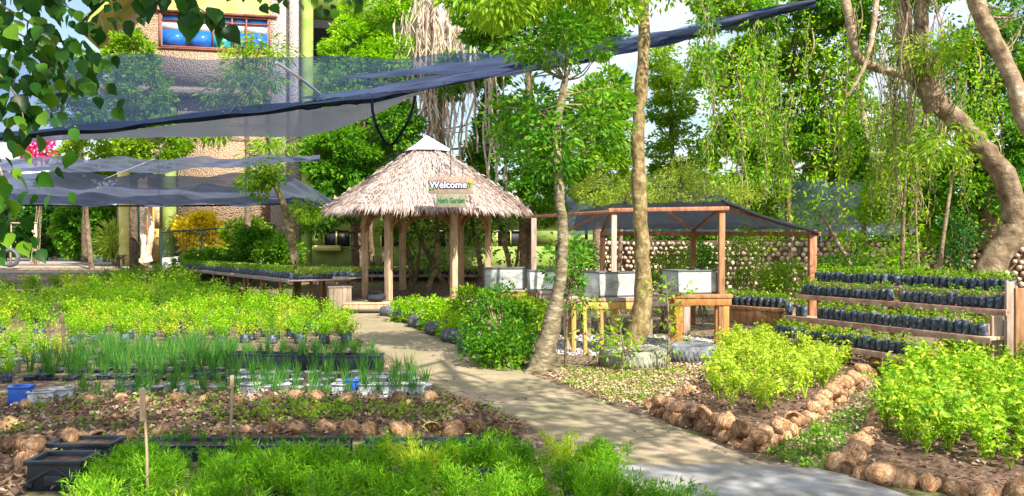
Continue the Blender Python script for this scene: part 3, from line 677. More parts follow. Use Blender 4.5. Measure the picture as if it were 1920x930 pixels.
# ------------------------------------------------------------------ trees
def tree(name, label, trunks, clouds, leaf, bark, ls, cat='tree', group=None, wfac=.5, droop=.2, hollow=.35, base=None, branches=True, curl=0, sub=None, wob=.12):
    """trunks: list of (points, radii); clouds: (centre, radii, leaf count)"""
    b0 = Vector(trunks[0][0][0]) if base is None else Vector(base)
    t = thing(name, label, cat, b0, 0, group); mb = MB(); inv = np.array(b0)
    if b0.x > 0 and b0.y > 20: ls = ls*.84; clouds = [(c_, r_, int(n_*1.4)) for c_, r_, n_ in clouds]
    ends = []
    for pts, rad in trunks:
        sp = smoothpts(pts, 5); rr = np.interp(np.linspace(0, 1, len(sp)), np.linspace(0, 1, len(rad)), rad)
        dd = np.r_[0, np.cumsum(np.linalg.norm(np.diff(sp, axis=0), axis=1))]; un = np.linspace(0, dd[-1], len(sp)); sp = np.stack([np.interp(un, dd, sp[:, q_]) for q_ in range(3)], -1)
        sp[1:-1, :2] += rng.normal(size=(len(sp)-2, 2))*rr[1:-1, None]*.10; rr = rr*(1+.06*rng.normal(size=len(rr)))
        tube(mb, sp-inv, rr, 10, wob=wob); ends.append(sp)
    allp = np.vstack(ends); lf = MB()
    for c, rad, n in clouds:
        rad = np.array(rad); sb = sub if sub else max(.22, .24*rad.mean()); ns = int(max(8, 26*(rad.prod()**(1/3)/sb)**2*.16))
        P, D, cen = cloud(c, rad, ns, sb, n, hollow)
        D = D+np.array([0, 0, -droop]); leaves(lf, P-inv, D, rng.uniform(.6, 1.25, len(P))*ls, ls*wfac*rng.uniform(.7, 1.2, len(P)), .2, .8, curl=curl)
        if branches:
            for q in cen[::max(1, len(cen)//9)]:
                s_ = allp[np.argmin(((allp-q)**2).sum(1)+(allp[:, 2] > q[2])*4)]; L_ = np.linalg.norm(q-s_)
                mid = (s_+q)/2+np.array([0, 0, -.06*L_])+rng.normal(size=3)*.05*L_
                if L_ < 2.6*rad.max()+.3: tube(mb, smoothpts([s_-inv, mid-inv, q-inv], 4), np.linspace(min(.03, .006+.012*L_), .004, 9), 5, False, .1)
    mb.build('trunk', bark, t, smooth=True); lf.build('crown', leaf, t); return t
def cb(x0, y0, x1, y1, Y, n, dy=None):
    """crown lobe seen between two picture corners at distance Y"""
    n = int(n*2.5) if Y >= 20 else int(n*1.3); c = W((x0+x1)/2, (y0+y1)/2, Y); rx = (x1-x0)/2*Y/F; rz = (y1-y0)/2*Y/F; return (c, (rx, dy if dy else max(.8, min(rx, rz)), rz), n)
def gp_(px, Y): return Vector(((px-960)*Y/F, Y, float(hgt(0, Y))-.05))

# tree A: mottled trunk beside the path, dark glossy crown
bA = G(1008, 700)
tree('garden_tree', 'mottled grey trunk with dark glossy crown at the path edge right of green bush', [
    ([bA-Vector((0, 0, .1)), W(1022, 660, 11.4), W(1036, 610, 11.45), W(1050, 530, 11.5), W(1056, 440, 11.6), W(1046, 330, 11.7), W(1044, 240, 11.8), W(1060, 150, 11.9)], [.165, .125, .085, .07, .066, .064, .058, .045]),
    ([W(1012, 705, 11.3), W(1000, 692, 11.25), W(985, 705, 11.2)], [.09, .06, .03]), ([W(1012, 705, 11.4), W(1035, 692, 11.3), W(1048, 708, 11.2)], [.08, .05, .03])],
    [cb(950, 150, 1090, 300, 12, 1000), cb(1060, 130, 1180, 290, 12.3, 900), cb(960, 30, 1150, 130, 12.3, 1000), cb(1000, 260, 1120, 330, 12, 500), cb(900, 190, 980, 260, 12.5, 300)], LEAF_MID, BARK, .11, hollow=.2, sub=.3)
# low leaves on trunk A
tree('path_shrub', 'small leafy shrub climbing the mottled trunk by the path', [([G(1060, 690), W(1062, 620, 11.9), W(1066, 540, 12)], [.02, .015, .008])], [cb(1020, 440, 1105, 550, 12.2, 420), cb(1060, 480, 1100, 590, 12.2, 150)], LEAF_MID, BARKD, .085, 'shrub', sub=.18)
# tree B: yellow-brown trunk standing in the tyre
bB = G(1188, 668)
tB = tree('slender_tree', 'tall straight yellow brown trunk growing out of the tyre planter', [
    ([bB-Vector((0, 0, .1)), W(1188, 650, 12.9), W(1203, 590, 12.95), W(1206, 520, 13), W(1200, 400, 13), W(1196, 260, 13.1), W(1206, 110, 13.2), W(1207, 0, 13.3), W(1205, -140, 13.4)], [.17, .145, .108, .10, .10, .095, .085, .08, .07])],
    [cb(1080, -60, 1210, 40, 11.8, 900), cb(1190, -90, 1290, 5, 12.4, 500), cb(860, -60, 1010, 35, 10.5, 1400), cb(1010, -70, 1110, 10, 11, 900)], LEAF_BRIGHT, BARKY, .12, wfac=.35, droop=.5, sub=.28, branches=False)

# tyre planters
def tyre(name, label, p, Rr, rr, m, M=None, filled=True):
    t = thing(name, label, 'tyre', p); mb = MB(); h_ = rr*1.75
    prof = [(Rr-rr*1.35, .04), (Rr-rr*.5, 0), (Rr-.03, .012), (Rr-.006, .05), (Rr, h_*.3), (Rr+.002, h_*.5), (Rr, h_*.7), (Rr-.008, h_-.05), (Rr-.035, h_-.012), (Rr-rr*.5, h_), (Rr-rr*1.1, h_-.03), (Rr-rr*1.35, h_-.06), (Rr-rr*1.3, h_-.075), (Rr-rr*.5, h_-.04), (Rr-.05, h_-.07), (Rr-.04, h_*.5), (Rr-.05, .06), (Rr-rr*.6, .05), (Rr-rr*1.3, .06)]
    lathe(mb, prof, 36, M=M); mb.build('casing', m, t, smooth=True)
    tr_ = MB()
    for k in range(44):
        a = 2*math.pi*k/44; c = Vector((math.cos(a)*(Rr-.003), math.sin(a)*(Rr-.003), h_*.5)); Q = Matrix.Rotation(a, 3, 'Z')@Matrix.Rotation(.2, 3, 'X')
        if M: c = M@c; Q = M.to_3x3()@Q
        box(tr_, c, (.007, .035, h_*.5), M=Q)
    tr_.build('tread', m, t)
    if filled: s_ = MB(); lathe(s_, [(Rr-rr*.9, rr*.55), (Rr*.3, rr*.7), (.01, rr*.72)], 24); s_.build('soil', SOIL, t, smooth=True)
    return t
tyre('tyre_planter', 'large mossy grey tyre planter lying round the tall straight trunk', G(1190, 690), .46, .15, RUBBERG)
tyre('tyre_planter', 'darker tyre planter lying just right of the large mossy one', G(1292, 678), .42, .14, RUBBER)
for q, (px, py) in enumerate([(727, 596), (752, 606), (783, 617), (818, 630), (852, 645), (885, 662)]):
    tyre('edging_tyre', ['grey edging tyre at the far end of the row, by the bench', 'grey edging tyre, second from the far end of the row', 'grey edging tyre, third from the far end of the row', 'grey edging tyre, fourth from the far end of the row', 'grey edging tyre, fifth from the far end of the row', 'grey edging tyre at the near end of the row, against the green bush'][q], G(px+12, py-3), .33, .13, RUBBER)['group'] = 'tyres edging the path below the gazebo'
tyre('hanging_tyre', 'black tyre standing upright by the road at far left', W(22, 483, 31)+Vector((0, 0, 0)), .33, .1, RUBBER, Matrix.Rotation(R(90), 4, 'X')@Matrix.Rotation(R(0), 4, 'Z'), False)

# bushes beside the path
def bush(name, label, clouds, leaf, ls, base, n_st=7, sub=.16, wf=.55, cat='bush', hollow=.5):
    t = thing(name, label, cat, base); mb = MB(); lf = MB(); inv = np.array(base)
    for c, rad, n in clouds:
        P, D, cen = cloud(c, rad, int(20+30*np.mean(rad)/sub*.5), sub, n, hollow); P[:, 2] = np.maximum(P[:, 2], inv[2]+.02); leaves(lf, P-inv, D+np.array([0, 0, .1]), rng.uniform(.6, 1.2, len(P))*ls, ls*wf, .2, .8, curl=.2)
        for q in cen[:n_st]: tube(mb, smoothpts([rng.normal(size=3)*np.array([.12, .1, 0]), (q-inv)*.5+np.array([0, 0, .05]), q-inv], 3), [.02, .018, .015, .013, .011, .008, .005], 5, False, .1)
    mb.build('stems', BARKT, t); lf.build('foliage', leaf, t); return t
bush('green_bush', 'rounded bright green bush beside the path left of the mottled trunk', [cb(862, 560, 1000, 670, 12.3, 2600, .5), cb(880, 620, 1005, 700, 11.9, 1500, .4), cb(900, 535, 960, 590, 12.6, 600, .3)], LEAF_MID, .065, G(945, 690), wf=.6)
bush('green_bush', 'pale lime low bush between the gazebo and the darker rounded bush', [cb(735, 560, 800, 605, 18.5, 1300, .5), cb(790, 560, 870, 630, 17, 1800, .5), cb(830, 585, 880, 640, 15.5, 900, .4)], LEAF_LIME, .08, G(815, 612))
bush('green_bush', 'bright leafy bush behind the rounded bush, below the left white box', [cb(940, 560, 1030, 620, 15, 1300, .5), cb(850, 540, 910, 590, 16, 700, .4)], LEAF_BRIGHT, .08, G(960, 610))
# ------------------------------------------------------------------ gazebo
gc = Vector(((800-960)*25.5/F, 25.5, 0)); z0 = float(hgt(0, 25.5))
gz = thing('thatched_gazebo', 'open six sided gazebo with shaggy palm thatch roof and wooden posts', 'gazebo', (gc.x, gc.y, 0.0))
Rp, Rr, ze, za = 1.77, 3.05, 2.55-z0*0, 4.62
hexd = [Vector((math.cos(R(60*k)), math.sin(R(60*k)), 0)) for k in range(6)]
for k in range(6):
    p = MB(); d = hexd[k]*Rp; box(p, (d.x, d.y, 1.25), (.17, .17, 2.6), R(60*k)); p.build('post', WOODP, gz, bevel=.012)
    br = MB()
    for s in (-1, 1):
        tdir = (hexd[(k+s) % 6]-hexd[k]).normalized()
        pts = [d+tdir*.07+Vector((0, 0, 1.95)), d+tdir*.13+Vector((0, 0, 2.16)), d+tdir*.26+Vector((0, 0, 2.32)), d+tdir*.44+Vector((0, 0, 2.42))]
        for a, b_ in zip(pts[:-1], pts[1:]): beam(br, a, b_+(b_-a)*.12, .05, .10)
    br.build('brace', WOOD, gz, bevel=.006)
    bm_ = MB(); a = hexd[k]*(Rp+.06); b_ = hexd[(k+1) % 6]*(Rp+.06); beam(bm_, a+Vector((0, 0, 2.5)), b_+Vector((0, 0, 2.5)), .09, .16); bm_.build('ring_beam', WOOD, gz, bevel=.008)
    rf = MB(); beam(rf, hexd[k]*(Rr-.12)+Vector((0, 0, ze-.0)), Vector((0, 0, za-.16)), .07, .1); rf.build('rafter', WOOD, gz)
fl = MB(); lathe(fl, [(0, -.02), (Rp+.35, -.02), (Rp+.35, .05), (0, .05)][::-1], 6); fl.build('floor', STONEC, gz)
# roof surface with a slightly sagging slope; strips laid over it
def roofp(k, u, s):    # s: 0 apex .. 1 eave, u 0..1 between corner k and k+1
    e = hexd[k]*(1-u)+hexd[(k+1) % 6]*u; s = np.asarray(s)
    z = za+(ze-za)*(s**.92)-.10*math.sin(math.pi*u)*0
    return np.array([e.x*Rr*s, e.y*Rr*s, z])
rm = MB()
for k in range(6):
    V = [roofp(k, u, s) for s in np.linspace(.01, .97, 10) for u in np.linspace(0, 1, 7)]
    rm.add(np.array(V)-np.array([0, 0, .05]), [[a*7+b_, (a+1)*7+b_, (a+1)*7+b_+1, a*7+b_+1] for a in range(9) for b_ in range(6)])
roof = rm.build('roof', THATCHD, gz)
th = MB()
for k in range(6):
    rows = 30
    for r in range(rows):
        s = .06+.93*(r+.5)/rows; n = int(14+230*s); u = rng.random(n); s_ = s+rng.uniform(-.015, .015, n)
        P = np.array([roofp(k, uu, max(.03, q)) for uu, q in zip(u, s_)]); P2 = np.array([roofp(k, uu, q+.05) for uu, q in zip(u, s_)])
        D = nrm(P2-P)+rand_dirs(n)*.24+np.array([0, 0, .06]); P[:, 2] += rng.uniform(.0, .06, n)
        if r > rows-4: D += np.array([0, 0, -.35])
        leaves(th, P, D, rng.uniform(.16, .38, n), rng.uniform(.012, .034, n), .3, 2.5, curl=.3)
for k in range(6):   # ridge tufts along the hips
    n = 330; s_ = rng.uniform(.05, 1, n); P = np.array([roofp(k, 0, q) for q in s_])+rng.normal(size=(n, 3))*.05+np.array([0, 0, .05]); P2 = np.array([roofp(k, 0, q+.05) for q in s_])
    leaves(th, P, nrm(P2-P)*.8+rand_dirs(n)*.6, rng.uniform(.15, .32, n), .035, .3, 1, curl=.3)
th.build('thatch', THATCH, gz)
cp_ = MB(); V = [(0, 0, za+.13)]+[(hexd[k].x*.62*(1+.1*(-1)**k), hexd[k].y*.62, za-.27-.04*(k % 2)) for k in range(6)]; cp_.add(V, [[0, 1+k, 1+(k+1) % 6] for k in range(6)])
V2 = [(hexd[k].x*.64, hexd[k].y*.64, za-.33) for k in range(6)]+[(hexd[k].x*.62*(1+.1*(-1)**k), hexd[k].y*.62, za-.27-.04*(k % 2)) for k in range(6)]; cp_.add(V2, [[k, (k+1) % 6, 6+(k+1) % 6, 6+k] for k in range(6)])
cp_.build('ridge_cap', flat('white metal cap', (.72, .76, .82), .4), gz)

# signs
def text(s, size, m, parent, loc, name, depth=.012, off=0, bold=0):
    cu = bpy.data.curves.new('t', 'FONT'); cu.body = s; cu.size = size; cu.extrude = depth; cu.offset = bold; cu.align_x = 'CENTER'; cu.align_y = 'CENTER'; cu.resolution_u = 3
    o = bpy.data.objects.new('t', cu); C.objects.link(o); bpy.context.view_layer.update()
    me = bpy.data.meshes.new_from_object(o.evaluated_get(bpy.context.evaluated_depsgraph_get())); bpy.data.objects.remove(o)
    me.materials.clear(); me.materials.append(m); q = bpy.data.objects.new(name, me); C.objects.link(q); q.parent = parent; q.location = loc; q.rotation_euler = (R(90), 0, 0); return q
SY = 22.3; sW = W(845, 347, SY)
sg = thing('welcome_sign', 'tan wooden sign reading Welcome on the front of thatched roof', 'sign', sW)
mb = MB(); box(mb, (0, 0, 0), (84*SY/F, .03, 32*SY/F)); mb.build('board', surf('tan sign board', [(.26, .18, .13), (.40, .30, .23), (.50, .40, .32)], 5, .8, .3, .005, (4, 1, 1)), sg, bevel=.006)
text('Welcome', .235, flat('navy paint', (.01, .03, .14)), sg, (-.06, -.02, .0), 'lettering_outline', .006, bold=.024)
text('Welcome', .235, flat('white paint', (.75, .77, .78)), sg, (-.06, -.036, .0), 'lettering', .004, bold=.004)
fm = MB()
for q in range(5):
    a = q*1.257; lathe(fm, [(0, .0), (.02, .0), (.02, .012), (0, .014)], 8, (.49+.028*math.cos(a), -.03, .08+.028*math.sin(a)), Matrix.Rotation(R(90), 3, 'X'))
fm.build('painted_flower', flat('yellow paint', (.8, .62, .02)), sg)
lm = MB(); leaves(lm, np.array([[.46, -.03, .02], [.46, -.03, 0], [-.46, -.03, -.1], [-.46, -.03, -.12]]), np.array([[.5, -.1, -1], [-.5, -.1, -1], [1, -.1, .6], [-1, -.1, .8]]), .1, .05, .1); lm.build('painted_leaf', flat('green sign paint', (.04, .35, .03)), sg)
hw = MB()
for s in (-.3, .3): tube(hw, [(s, 0, .19), (s, .25, .5)], .008, 5)
tube(hw, [(-.0, 0.02, .2), (-.03, .5, 1.2)], .012, 5); hw.build('hanging_wire', DARK, sg)
s2W = W(846, 376, SY)
s2 = thing('herb_garden_sign', 'green tan wooden sign reading Herb Garden under the Welcome board', 'sign', s2W)
mb = MB(); box(mb, (0, 0, 0), (56*SY/F, .03, 26*SY/F)); mb.build('board', surf('faded green board', [(.22, .23, .14), (.34, .32, .22), (.46, .40, .30)], 5, .8, .3, .005, (4, 1, 1)), s2, bevel=.006)
text('Herb Garden', .19, flat('dark green paint', (.01, .16, .05)), s2, (0, -.02, -.0), 'lettering', .005, bold=.004).scale = (.66, 1, 1)
hw = MB()
for s in (-.25, .25): tube(hw, [(s, 0, .16), (s, 0, .24)], .008, 5)
hw.build('hanging_wire', DARK, s2)

# bench, bag, bin, small table by the gazebo
def bench(name, label, cat, p, Lx, Wy, h, top_m, leg_m, rz=0, t=.045, lt=.07, rail=True, group=None, splay=0, planks=3):
    T = thing(name, label, cat, p, rz, group); tp = MB()
    for q in range(planks): box(tp, (0, -Wy/2+Wy*(q+.5)/planks, h-t/2), (Lx+U(-.01, .03), Wy/planks-.008, t))
    tp.build('tabletop' if cat == 'table' else 'seat', top_m, T, bevel=.006)
    for sx in (-1, 1):
        for sy in (-1, 1):
            l = MB(); x = sx*(Lx/2-lt*.9); y = sy*(Wy/2-lt*.7); beam(l, (x+sx*splay, y, -.02), (x, y, h-t), lt*U(.85, 1.15), lt); l.build('leg', leg_m, T, bevel=.006)
    if rail:
        for s in (-1, 1): a = MB(); box(a, (0, s*(Wy/2-lt*.2), h-t-.062), (Lx-.02, .028, .1)); a.build('apron', leg_m, T, bevel=.004)
    return T
bench('low_bench', 'low pale wooden bench on splayed legs at the front left of gazebo', 'bench', G(688, 588), 1.05, .5, .27, WOODP, WOODP, .05, splay=.05)
bgm = MB()
for (x, y, z, a, b_, c) in [(0, 0, .09, .2, .13, .09), (.1, .02, .12, .14, .1, .08), (-.12, 0, .1, .12, .1, .09)]:
    n = 8; V = []; 
    for i_ in range(n):
        ph = math.pi*i_/(n-1)
        for j_ in range(12): th_ = 2*math.pi*j_/12; V.append([x+a*math.sin(ph)*math.cos(th_)*U(.9, 1.1), y+b_*math.sin(ph)*math.sin(th_), z+c*math.cos(ph)])
    bgm.add(V, np.array([[i_*12+j_, i_*12+(j_+1) % 12, (i_+1)*12+(j_+1) % 12, (i_+1)*12+j_] for i_ in range(n-1) for j_ in range(12)])[:, ::-1])
bt = thing('shoulder_bag', 'dark shoulder bag lying on the low bench under the gazebo', 'bag', G(705, 588)+Vector((0, 0, .27))); bgm.build('body', flat('dark navy cloth', (.02, .022, .035), .8), bt, smooth=True)
sm_ = MB(); tube(sm_, smoothpts([(-.2, 0, .1), (-.05, -.05, .24), (.12, -.02, .22), (.22, 0, .08)], 5), .012, 6); sm_.build('strap', flat('dark strap', (.03, .03, .04), .8), bt)
bp_ = G(636, 586); bn = thing('wooden_bin', 'tapered box of pale vertical boards at the end of path', 'bin', bp_, .3)
mb = MB()
for q in range(5): box(mb, (-.21+.105*q, -.22, .3), (.1, .022, .6)); box(mb, (-.21+.105*q, .22, .3), (.1, .022, .6))
for q in range(4): box(mb, (-.255, -.155+.103*q, .3), (.022, .098, .6)); box(mb, (.255, -.155+.103*q, .3), (.022, .098, .6))
mb.build('boards', WOODP, bn, bevel=.004); mb = MB(); box(mb, (0, 0, .615), (.56, .5, .025)); mb.build('lid', WOODG, bn, bevel=.004)
bench('small_table', 'small rough wooden table left of the pale bin', 'table', Vector(W(607, 560, 25.5).to_tuple()[:2]+(float(hgt(0, 25.5)),)), .72, .5, .56, WOODG, WOODG, 0)

# ------------------------------------------------------------------ work tables with white boxes
bench('work_table', 'right work table with orange front leg under the net shelter', 'table', G(1318, 655)+Vector((0, .3, 0)), .92, .6, .86, WOOD, WOODO, .02, t=.06, lt=.1, planks=4)
mt_ = G(1140, 662)+Vector((0, .35, 0)); rt = bench('work_table', 'long middle work table of pale boards behind the sapling', 'table', mt_, 1.15, .7, .84, WOODG, OCHRE, 0, t=.06, lt=.065, planks=4)
for dx, dy, w_, m_ in ((-.36, -.42, .07, OCHRE), (-.6, .1, .16, WOODP), (-.1, -.36, .07, OCHRE), (.12, -.3, .06, OCHRE), (.0, .25, .15, WOODP), (.45, -.1, .15, WOODG)):
    l = MB(); beam(l, (dx+.01, dy, -.02), (dx, dy*.8, .78), w_, .05); l.build('leg', m_, rt, bevel=.006)
bench('work_table', 'left work table with yellow apron behind the green bush', 'table', G(950, 622)+Vector((0, .3, 0)), .95, .6, .78, WOODG, WOODO, .03, planks=4)
bench('work_table', 'rough grey table behind the middle work table at the left', 'table', G(1062, 636)+Vector((0, .5, 0)), 1.0, .6, .82, WOODG, WOODG, 0, t=.06, lt=.12, planks=3)
bench('work_table', 'low wide grey table far behind the tyre planters', 'table', G(1245, 628), .9, .6, .7, WOODG, WOODG, .1, lt=.12)
def wbox(label, p, L_, W_, H_, rz):
    t = thing('white_grow_box', label, 'box', p, rz); mb = MB(); th = .02
    for s in (-1, 1):
        box(mb, (0, s*(W_/2-th/2), H_/2), (L_, th, H_)); box(mb, (s*(L_/2-th/2), 0, H_/2), (th, W_-2*th-.003, H_))
    box(mb, (0, 0, .012), (L_-.045, W_-.045, .02)); mb.build('panels', BOARD, t, bevel=.003)
    r_ = MB()
    for s in (-1, 1): beam(r_, (-L_/2-.012, s*(W_/2+.002), H_+.008), (L_/2+.012, s*(W_/2+.002), H_+.008), .03, .022); box(r_, (s*(L_/2+.002), 0, H_+.008), (.028, W_-.03, .02))
    r_.build('rim', flat('grey rim', (.12, .13, .13)), t, bevel=.003)
    for sx in (-1, 1):
        for sy in (-1, 1): e = MB(); box(e, (sx*(L_/2+.003), sy*(W_/2+.003), H_/2-.005), (.018, .018, H_-.02)); e.build('edge_strip', flat('dark grey strip', (.16, .17, .17)), t)
    e = MB(); box(e, (0, -W_/2-.003, .02), (L_-.03, .012, .025)); e.build('edge_strip', flat('dark grey strip', (.16, .17, .17)), t)
    s_ = MB(); box(s_, (0, 0, H_*.45), (L_-.05, W_-.05, H_*.8)); s_.build('soil', SOIL, t); return t
def ontop(px, py, Y): return W(px, py, Y)
wbox('weathered white box on the left work table beside the gazebo', Vector(G(946, 622))+Vector((0, .3, .782)), .76, .45, .40, .0)
wbox('white box with long side panels on the middle work table', Vector(G(1146, 662))+Vector((.02, .35, .842)), .66, .5, .37, .42)
wbox('white box with grey rim on the right work table', Vector(G(1300, 655))+Vector((0, .32, .862)), .70, .5, .36, .35)
wbox('small pale box on rough grey table partly behind the mottled trunk', Vector(G(1062, 636))+Vector((-.5+.1, .5, .822)), .5, .4, .34, .1)

# ------------------------------------------------------------------ net shelter
sh = thing('net_shelter', 'wooden pole shelter roofed with black shade net over the work tables', 'shelter', (2.6, 15.5, 0))
def sp(name, a, b_, w_, h_, m):
    mb = MB(); beam(mb, a, b_, w_, h_); o = mb.build(name, m, sh, bevel=.008, loc=None); o.location = (-2.6, -15.5, 0); return o
FY, BY = 14.0, 18.0
fz = W(0, 397, FY).z; bz = W(0, 438, BY).z
def sx(px, Y): return (px-960)*Y/F
for px, Y, z, m, w_ in [(1150, FY, fz, WOODG, .085), (1352, FY, fz+.04, WOOD, .095), (1000, 16.5, W(0, 405, 16.5).z, WOODG, .1), (1129, BY, bz, WOODR, .1), (1299, BY, bz, WOODR, .1), (1522, 16.0, W(0, 436, 16.0).z, WOODR, .13)]:
    sp('post', (sx(px, Y), Y, -.05), (sx(px, Y)+.01, Y, z-.03), w_, w_, m)
sp('beam', (sx(1140, FY), FY-.06, fz+.02), (sx(1365, FY), FY-.06, fz+.05), .05, .065, WOODR)
sp('beam', (sx(1125, BY), BY-.06, bz+.0), (sx(1320, BY), BY-.05, bz+.0), .07, .09, WOODR)
sp('beam', (sx(1300, BY), BY-.05, bz-.0), (sx(1536, 16), 16-.06, W(0, 439, 16.0).z), .07, .08, WOODR)
sp('beam', (sx(985, 16), 16, W(0, 407, 16).z), (sx(1150, FY), FY-.05, fz-.0), .05, .05, WOODR)
for a, b_ in [((1150, FY), (1129, BY)), ((1352, FY), (1299, BY)), ((1245, FY), (1300, BY)), ((1352, FY), (1530, 16)), ((1150, FY), (1060, 17.5))]:
    za_ = fz+.06; zb = bz+.05 if b_[1] == BY else W(0, 436, b_[1]).z+.02; sp('rafter', (sx(*a), a[1]+.02, za_), (sx(*b_), b_[1], zb), .04, .045, WOODR)
def sheet(name, rows, m, parent=None, sag=.0, nu=40, nv=10, rough=.02, loc=(0, 0, 0)):
    """rows: list of polylines (lists of 3D points), lofted into one cloth"""
    L_ = []
    for r in rows:
        P = np.array([list(p) for p in r]); d = np.r_[0, np.cumsum(np.linalg.norm(np.diff(P, axis=0), axis=1))]; d /= d[-1]; u = np.linspace(0, 1, nu); L_.append(np.stack([np.interp(u, d, P[:, k]) for k in range(3)], -1))
    L_ = np.array(L_); v = np.linspace(0, len(L_)-1, nv); i0 = np.clip(v.astype(int), 0, len(L_)-2); f = (v-i0)[:, None, None]; A = L_[i0]*(1-f)+L_[i0+1]*f
    A[1:-1, :, 2] -= sag*np.sin(np.pi*np.linspace(0, 1, nv))[1:-1, None]; 
    U_, V_ = np.meshgrid(np.linspace(0, 1, nu), np.linspace(0, 1, nv))
    A[..., 2] += rough*(np.sin(U_*37+V_*9)+.7*np.sin(U_*61-V_*23+1)+.6*np.sin(V_*31+U_*5)); A = A-np.array(loc)
    mb = MB(); i_ = np.arange(nv-1)[:, None]*nu; j_ = np.arange(nu-1)[None, :]; mb.add(A.reshape(-1, 3), np.stack([i_+j_, i_+j_+1, i_+nu+j_+1, i_+nu+j_], -1).reshape(-1, 4))
    return mb.build(name, m, parent, smooth=True)
NETD = netm('black shade net dense', (.03, .035, .05), .86)
sheet('shade_net', [[(sx(1085, 15), 15, fz+.05), (sx(1150, FY), FY-.1, fz+.12), (sx(1352, FY), FY-.1, fz+.16), (sx(1370, FY), FY-.05, fz+.12)],
                    [(sx(1075, 16.5), 16.5, fz-.12), (sx(1135, 16), 16, fz-.05), (sx(1330, 16), 16, fz-.05), (sx(1480, 15.5), 15.5, fz-.17)],
                    [(sx(1065, 18), 18, bz+.05), (sx(1129, BY), BY, bz+.09), (sx(1300, BY), BY, bz+.09), (sx(1540, 16.1), 16.1, W(0, 436, 16).z+.05)]], NETD, sh, .03, 50, 14, .008, loc=(2.6, 15.5, 0))
rl = MB(); tube(rl, smoothpts([(sx(1352, FY)-2.6, FY-.1-15.5, fz+.16), (sx(1440, 14.8)-2.6, 14.8-15.5, W(0, 410, 14.8).z), (sx(1530, 15.9)-2.6, 15.9-15.5, W(0, 436, 15.9).z), (sx(1538, 15.95)-2.6, 15.95-15.5, W(0, 455, 15.95).z)], 6), .035, 7, wob=.5); rl.build('rolled_net_edge', flat('bundled black net', (.012, .016, .028), .6), sh)

# ------------------------------------------------------------------ stepped seedling rack
sb = []
for k in range(5):
    t = thing('seedling_bag', '', 'seedling bag'); bag_mb(.05, .15, 9).build('nursery_bag', BAGM, t, smooth=True); mb = MB(); n = 26
    P = rng.normal(size=(n, 3))*np.array([.03, .03, .0])+np.array([0, 0, .15])+np.column_stack([np.zeros(n), np.zeros(n), rng.random(n)*.1]); leaves(mb, P, rand_dirs(n)+np.array([0, 0, .4]), rng.uniform(.03, .06, n), .025, .2, 1, curl=.2)
    tube(mb, [(0, 0, .12), (.003, 0, .24)], .003, 4, False); mb.build('seedling', LEAF_BRIGHT, t); sb.append(t)
rk = thing('plant_rack', 'stepped wooden rack of four shelves holding rows of black seedling bags', 'rack', (5.6, 12.3, 0))
shelves = [((4.92, 14.3), (6.34, 11.25), 1.07, 'top'), ((4.95, 14.9), (6.1, 10.95), .84, 'second'), ((4.1, 13.25), (5.62, 10.45), .58, 'third'), ((3.9, 13.0), (4.98, 10.75), .33, 'lowest')]
# shelf ends from the photograph
shelves = [(W(1528, 527, 14.0), W(1893, 547, 11.0)), (W(1503, 548, 13.8), W(1882, 583, 10.75)), (W(1475, 591, 13.4), W(1852, 628, 10.35)), (W(1455, 628, 13.0), W(1722, 668, 10.6))]
names = ['top', 'second', 'third', 'lowest']
for si, (a, b_) in enumerate(shelves):
    zz = (a.z+b_.z)/2; a = Vector((a.x, a.y, zz)); b_ = Vector((b_.x, b_.y, zz)); d = (b_-a).normalized(); nr = Vector((-d.y, d.x, 0));
    if nr.y < 0: nr = -nr
    off = Vector((5.6, 12.3, 0))
    for q, dd in enumerate((0, .13)):
        mb = MB(); beam(mb, a-off+nr*(dd-.01)-Vector((0, 0, .025)), b_-off+nr*(dd-.01)-Vector((0, 0, .025))+d*.08, .118, .04); mb.build('shelf_board', WOODR if si % 2 else WOODP, rk, bevel=.006)
    mb = MB(); beam(mb, a-off-nr*.085-Vector((0, 0, .042)), b_-off-nr*.085-Vector((0, 0, .042))+d*.1, .022, .075); mb.build('front_rail', WOODRP, rk, bevel=.004)
    L_ = (b_-a).length; n = int(L_/.108)
    for row in ((0, 1) if si == 0 else (0,)):
        for q in range(n):
            if rng.random() < .04: continue
            c = a+d*(q+.5)*L_/n+nr*(row*.12); ad = ' row of the '+names[si]+' shelf'
            put(sb[int(rng.integers(5))], (c.x+U(-.006, .006), c.y+U(-.006, .006), zz), U(0, 6), (U(.85, 1.1), U(.85, 1.1), U(.8, 1.12)), 'black seedling bag, '+ordw(q)+' from the left in the '+('front' if row == 0 else 'back')+ad, 'seedling bags in the '+('front' if row == 0 else 'back')+ad, 'seedling bag')
    for f in (.12, .5, .9):
        c = a.lerp(b_, f)-off; mb = MB(); beam(mb, c+Vector((0, 0, -.07)), Vector((c.x, c.y, -.03))+nr*.1, .06, .05); mb.build('leg', WOOD, rk, bevel=.005)
for f in (.0, .45, 1):   # side stringers
    a = shelves[0][0].lerp(shelves[0][1], f); b_ = shelves[3][0].lerp(shelves[3][1], f); o_ = Vector((5.6, 12.3, 0)); mb = MB(); beam(mb, a-o_+Vector((0, .25, -.12)), b_-o_+Vector((0, 0, -.12)), .05, .07); mb.build('stringer', WOOD, rk, bevel=.005)
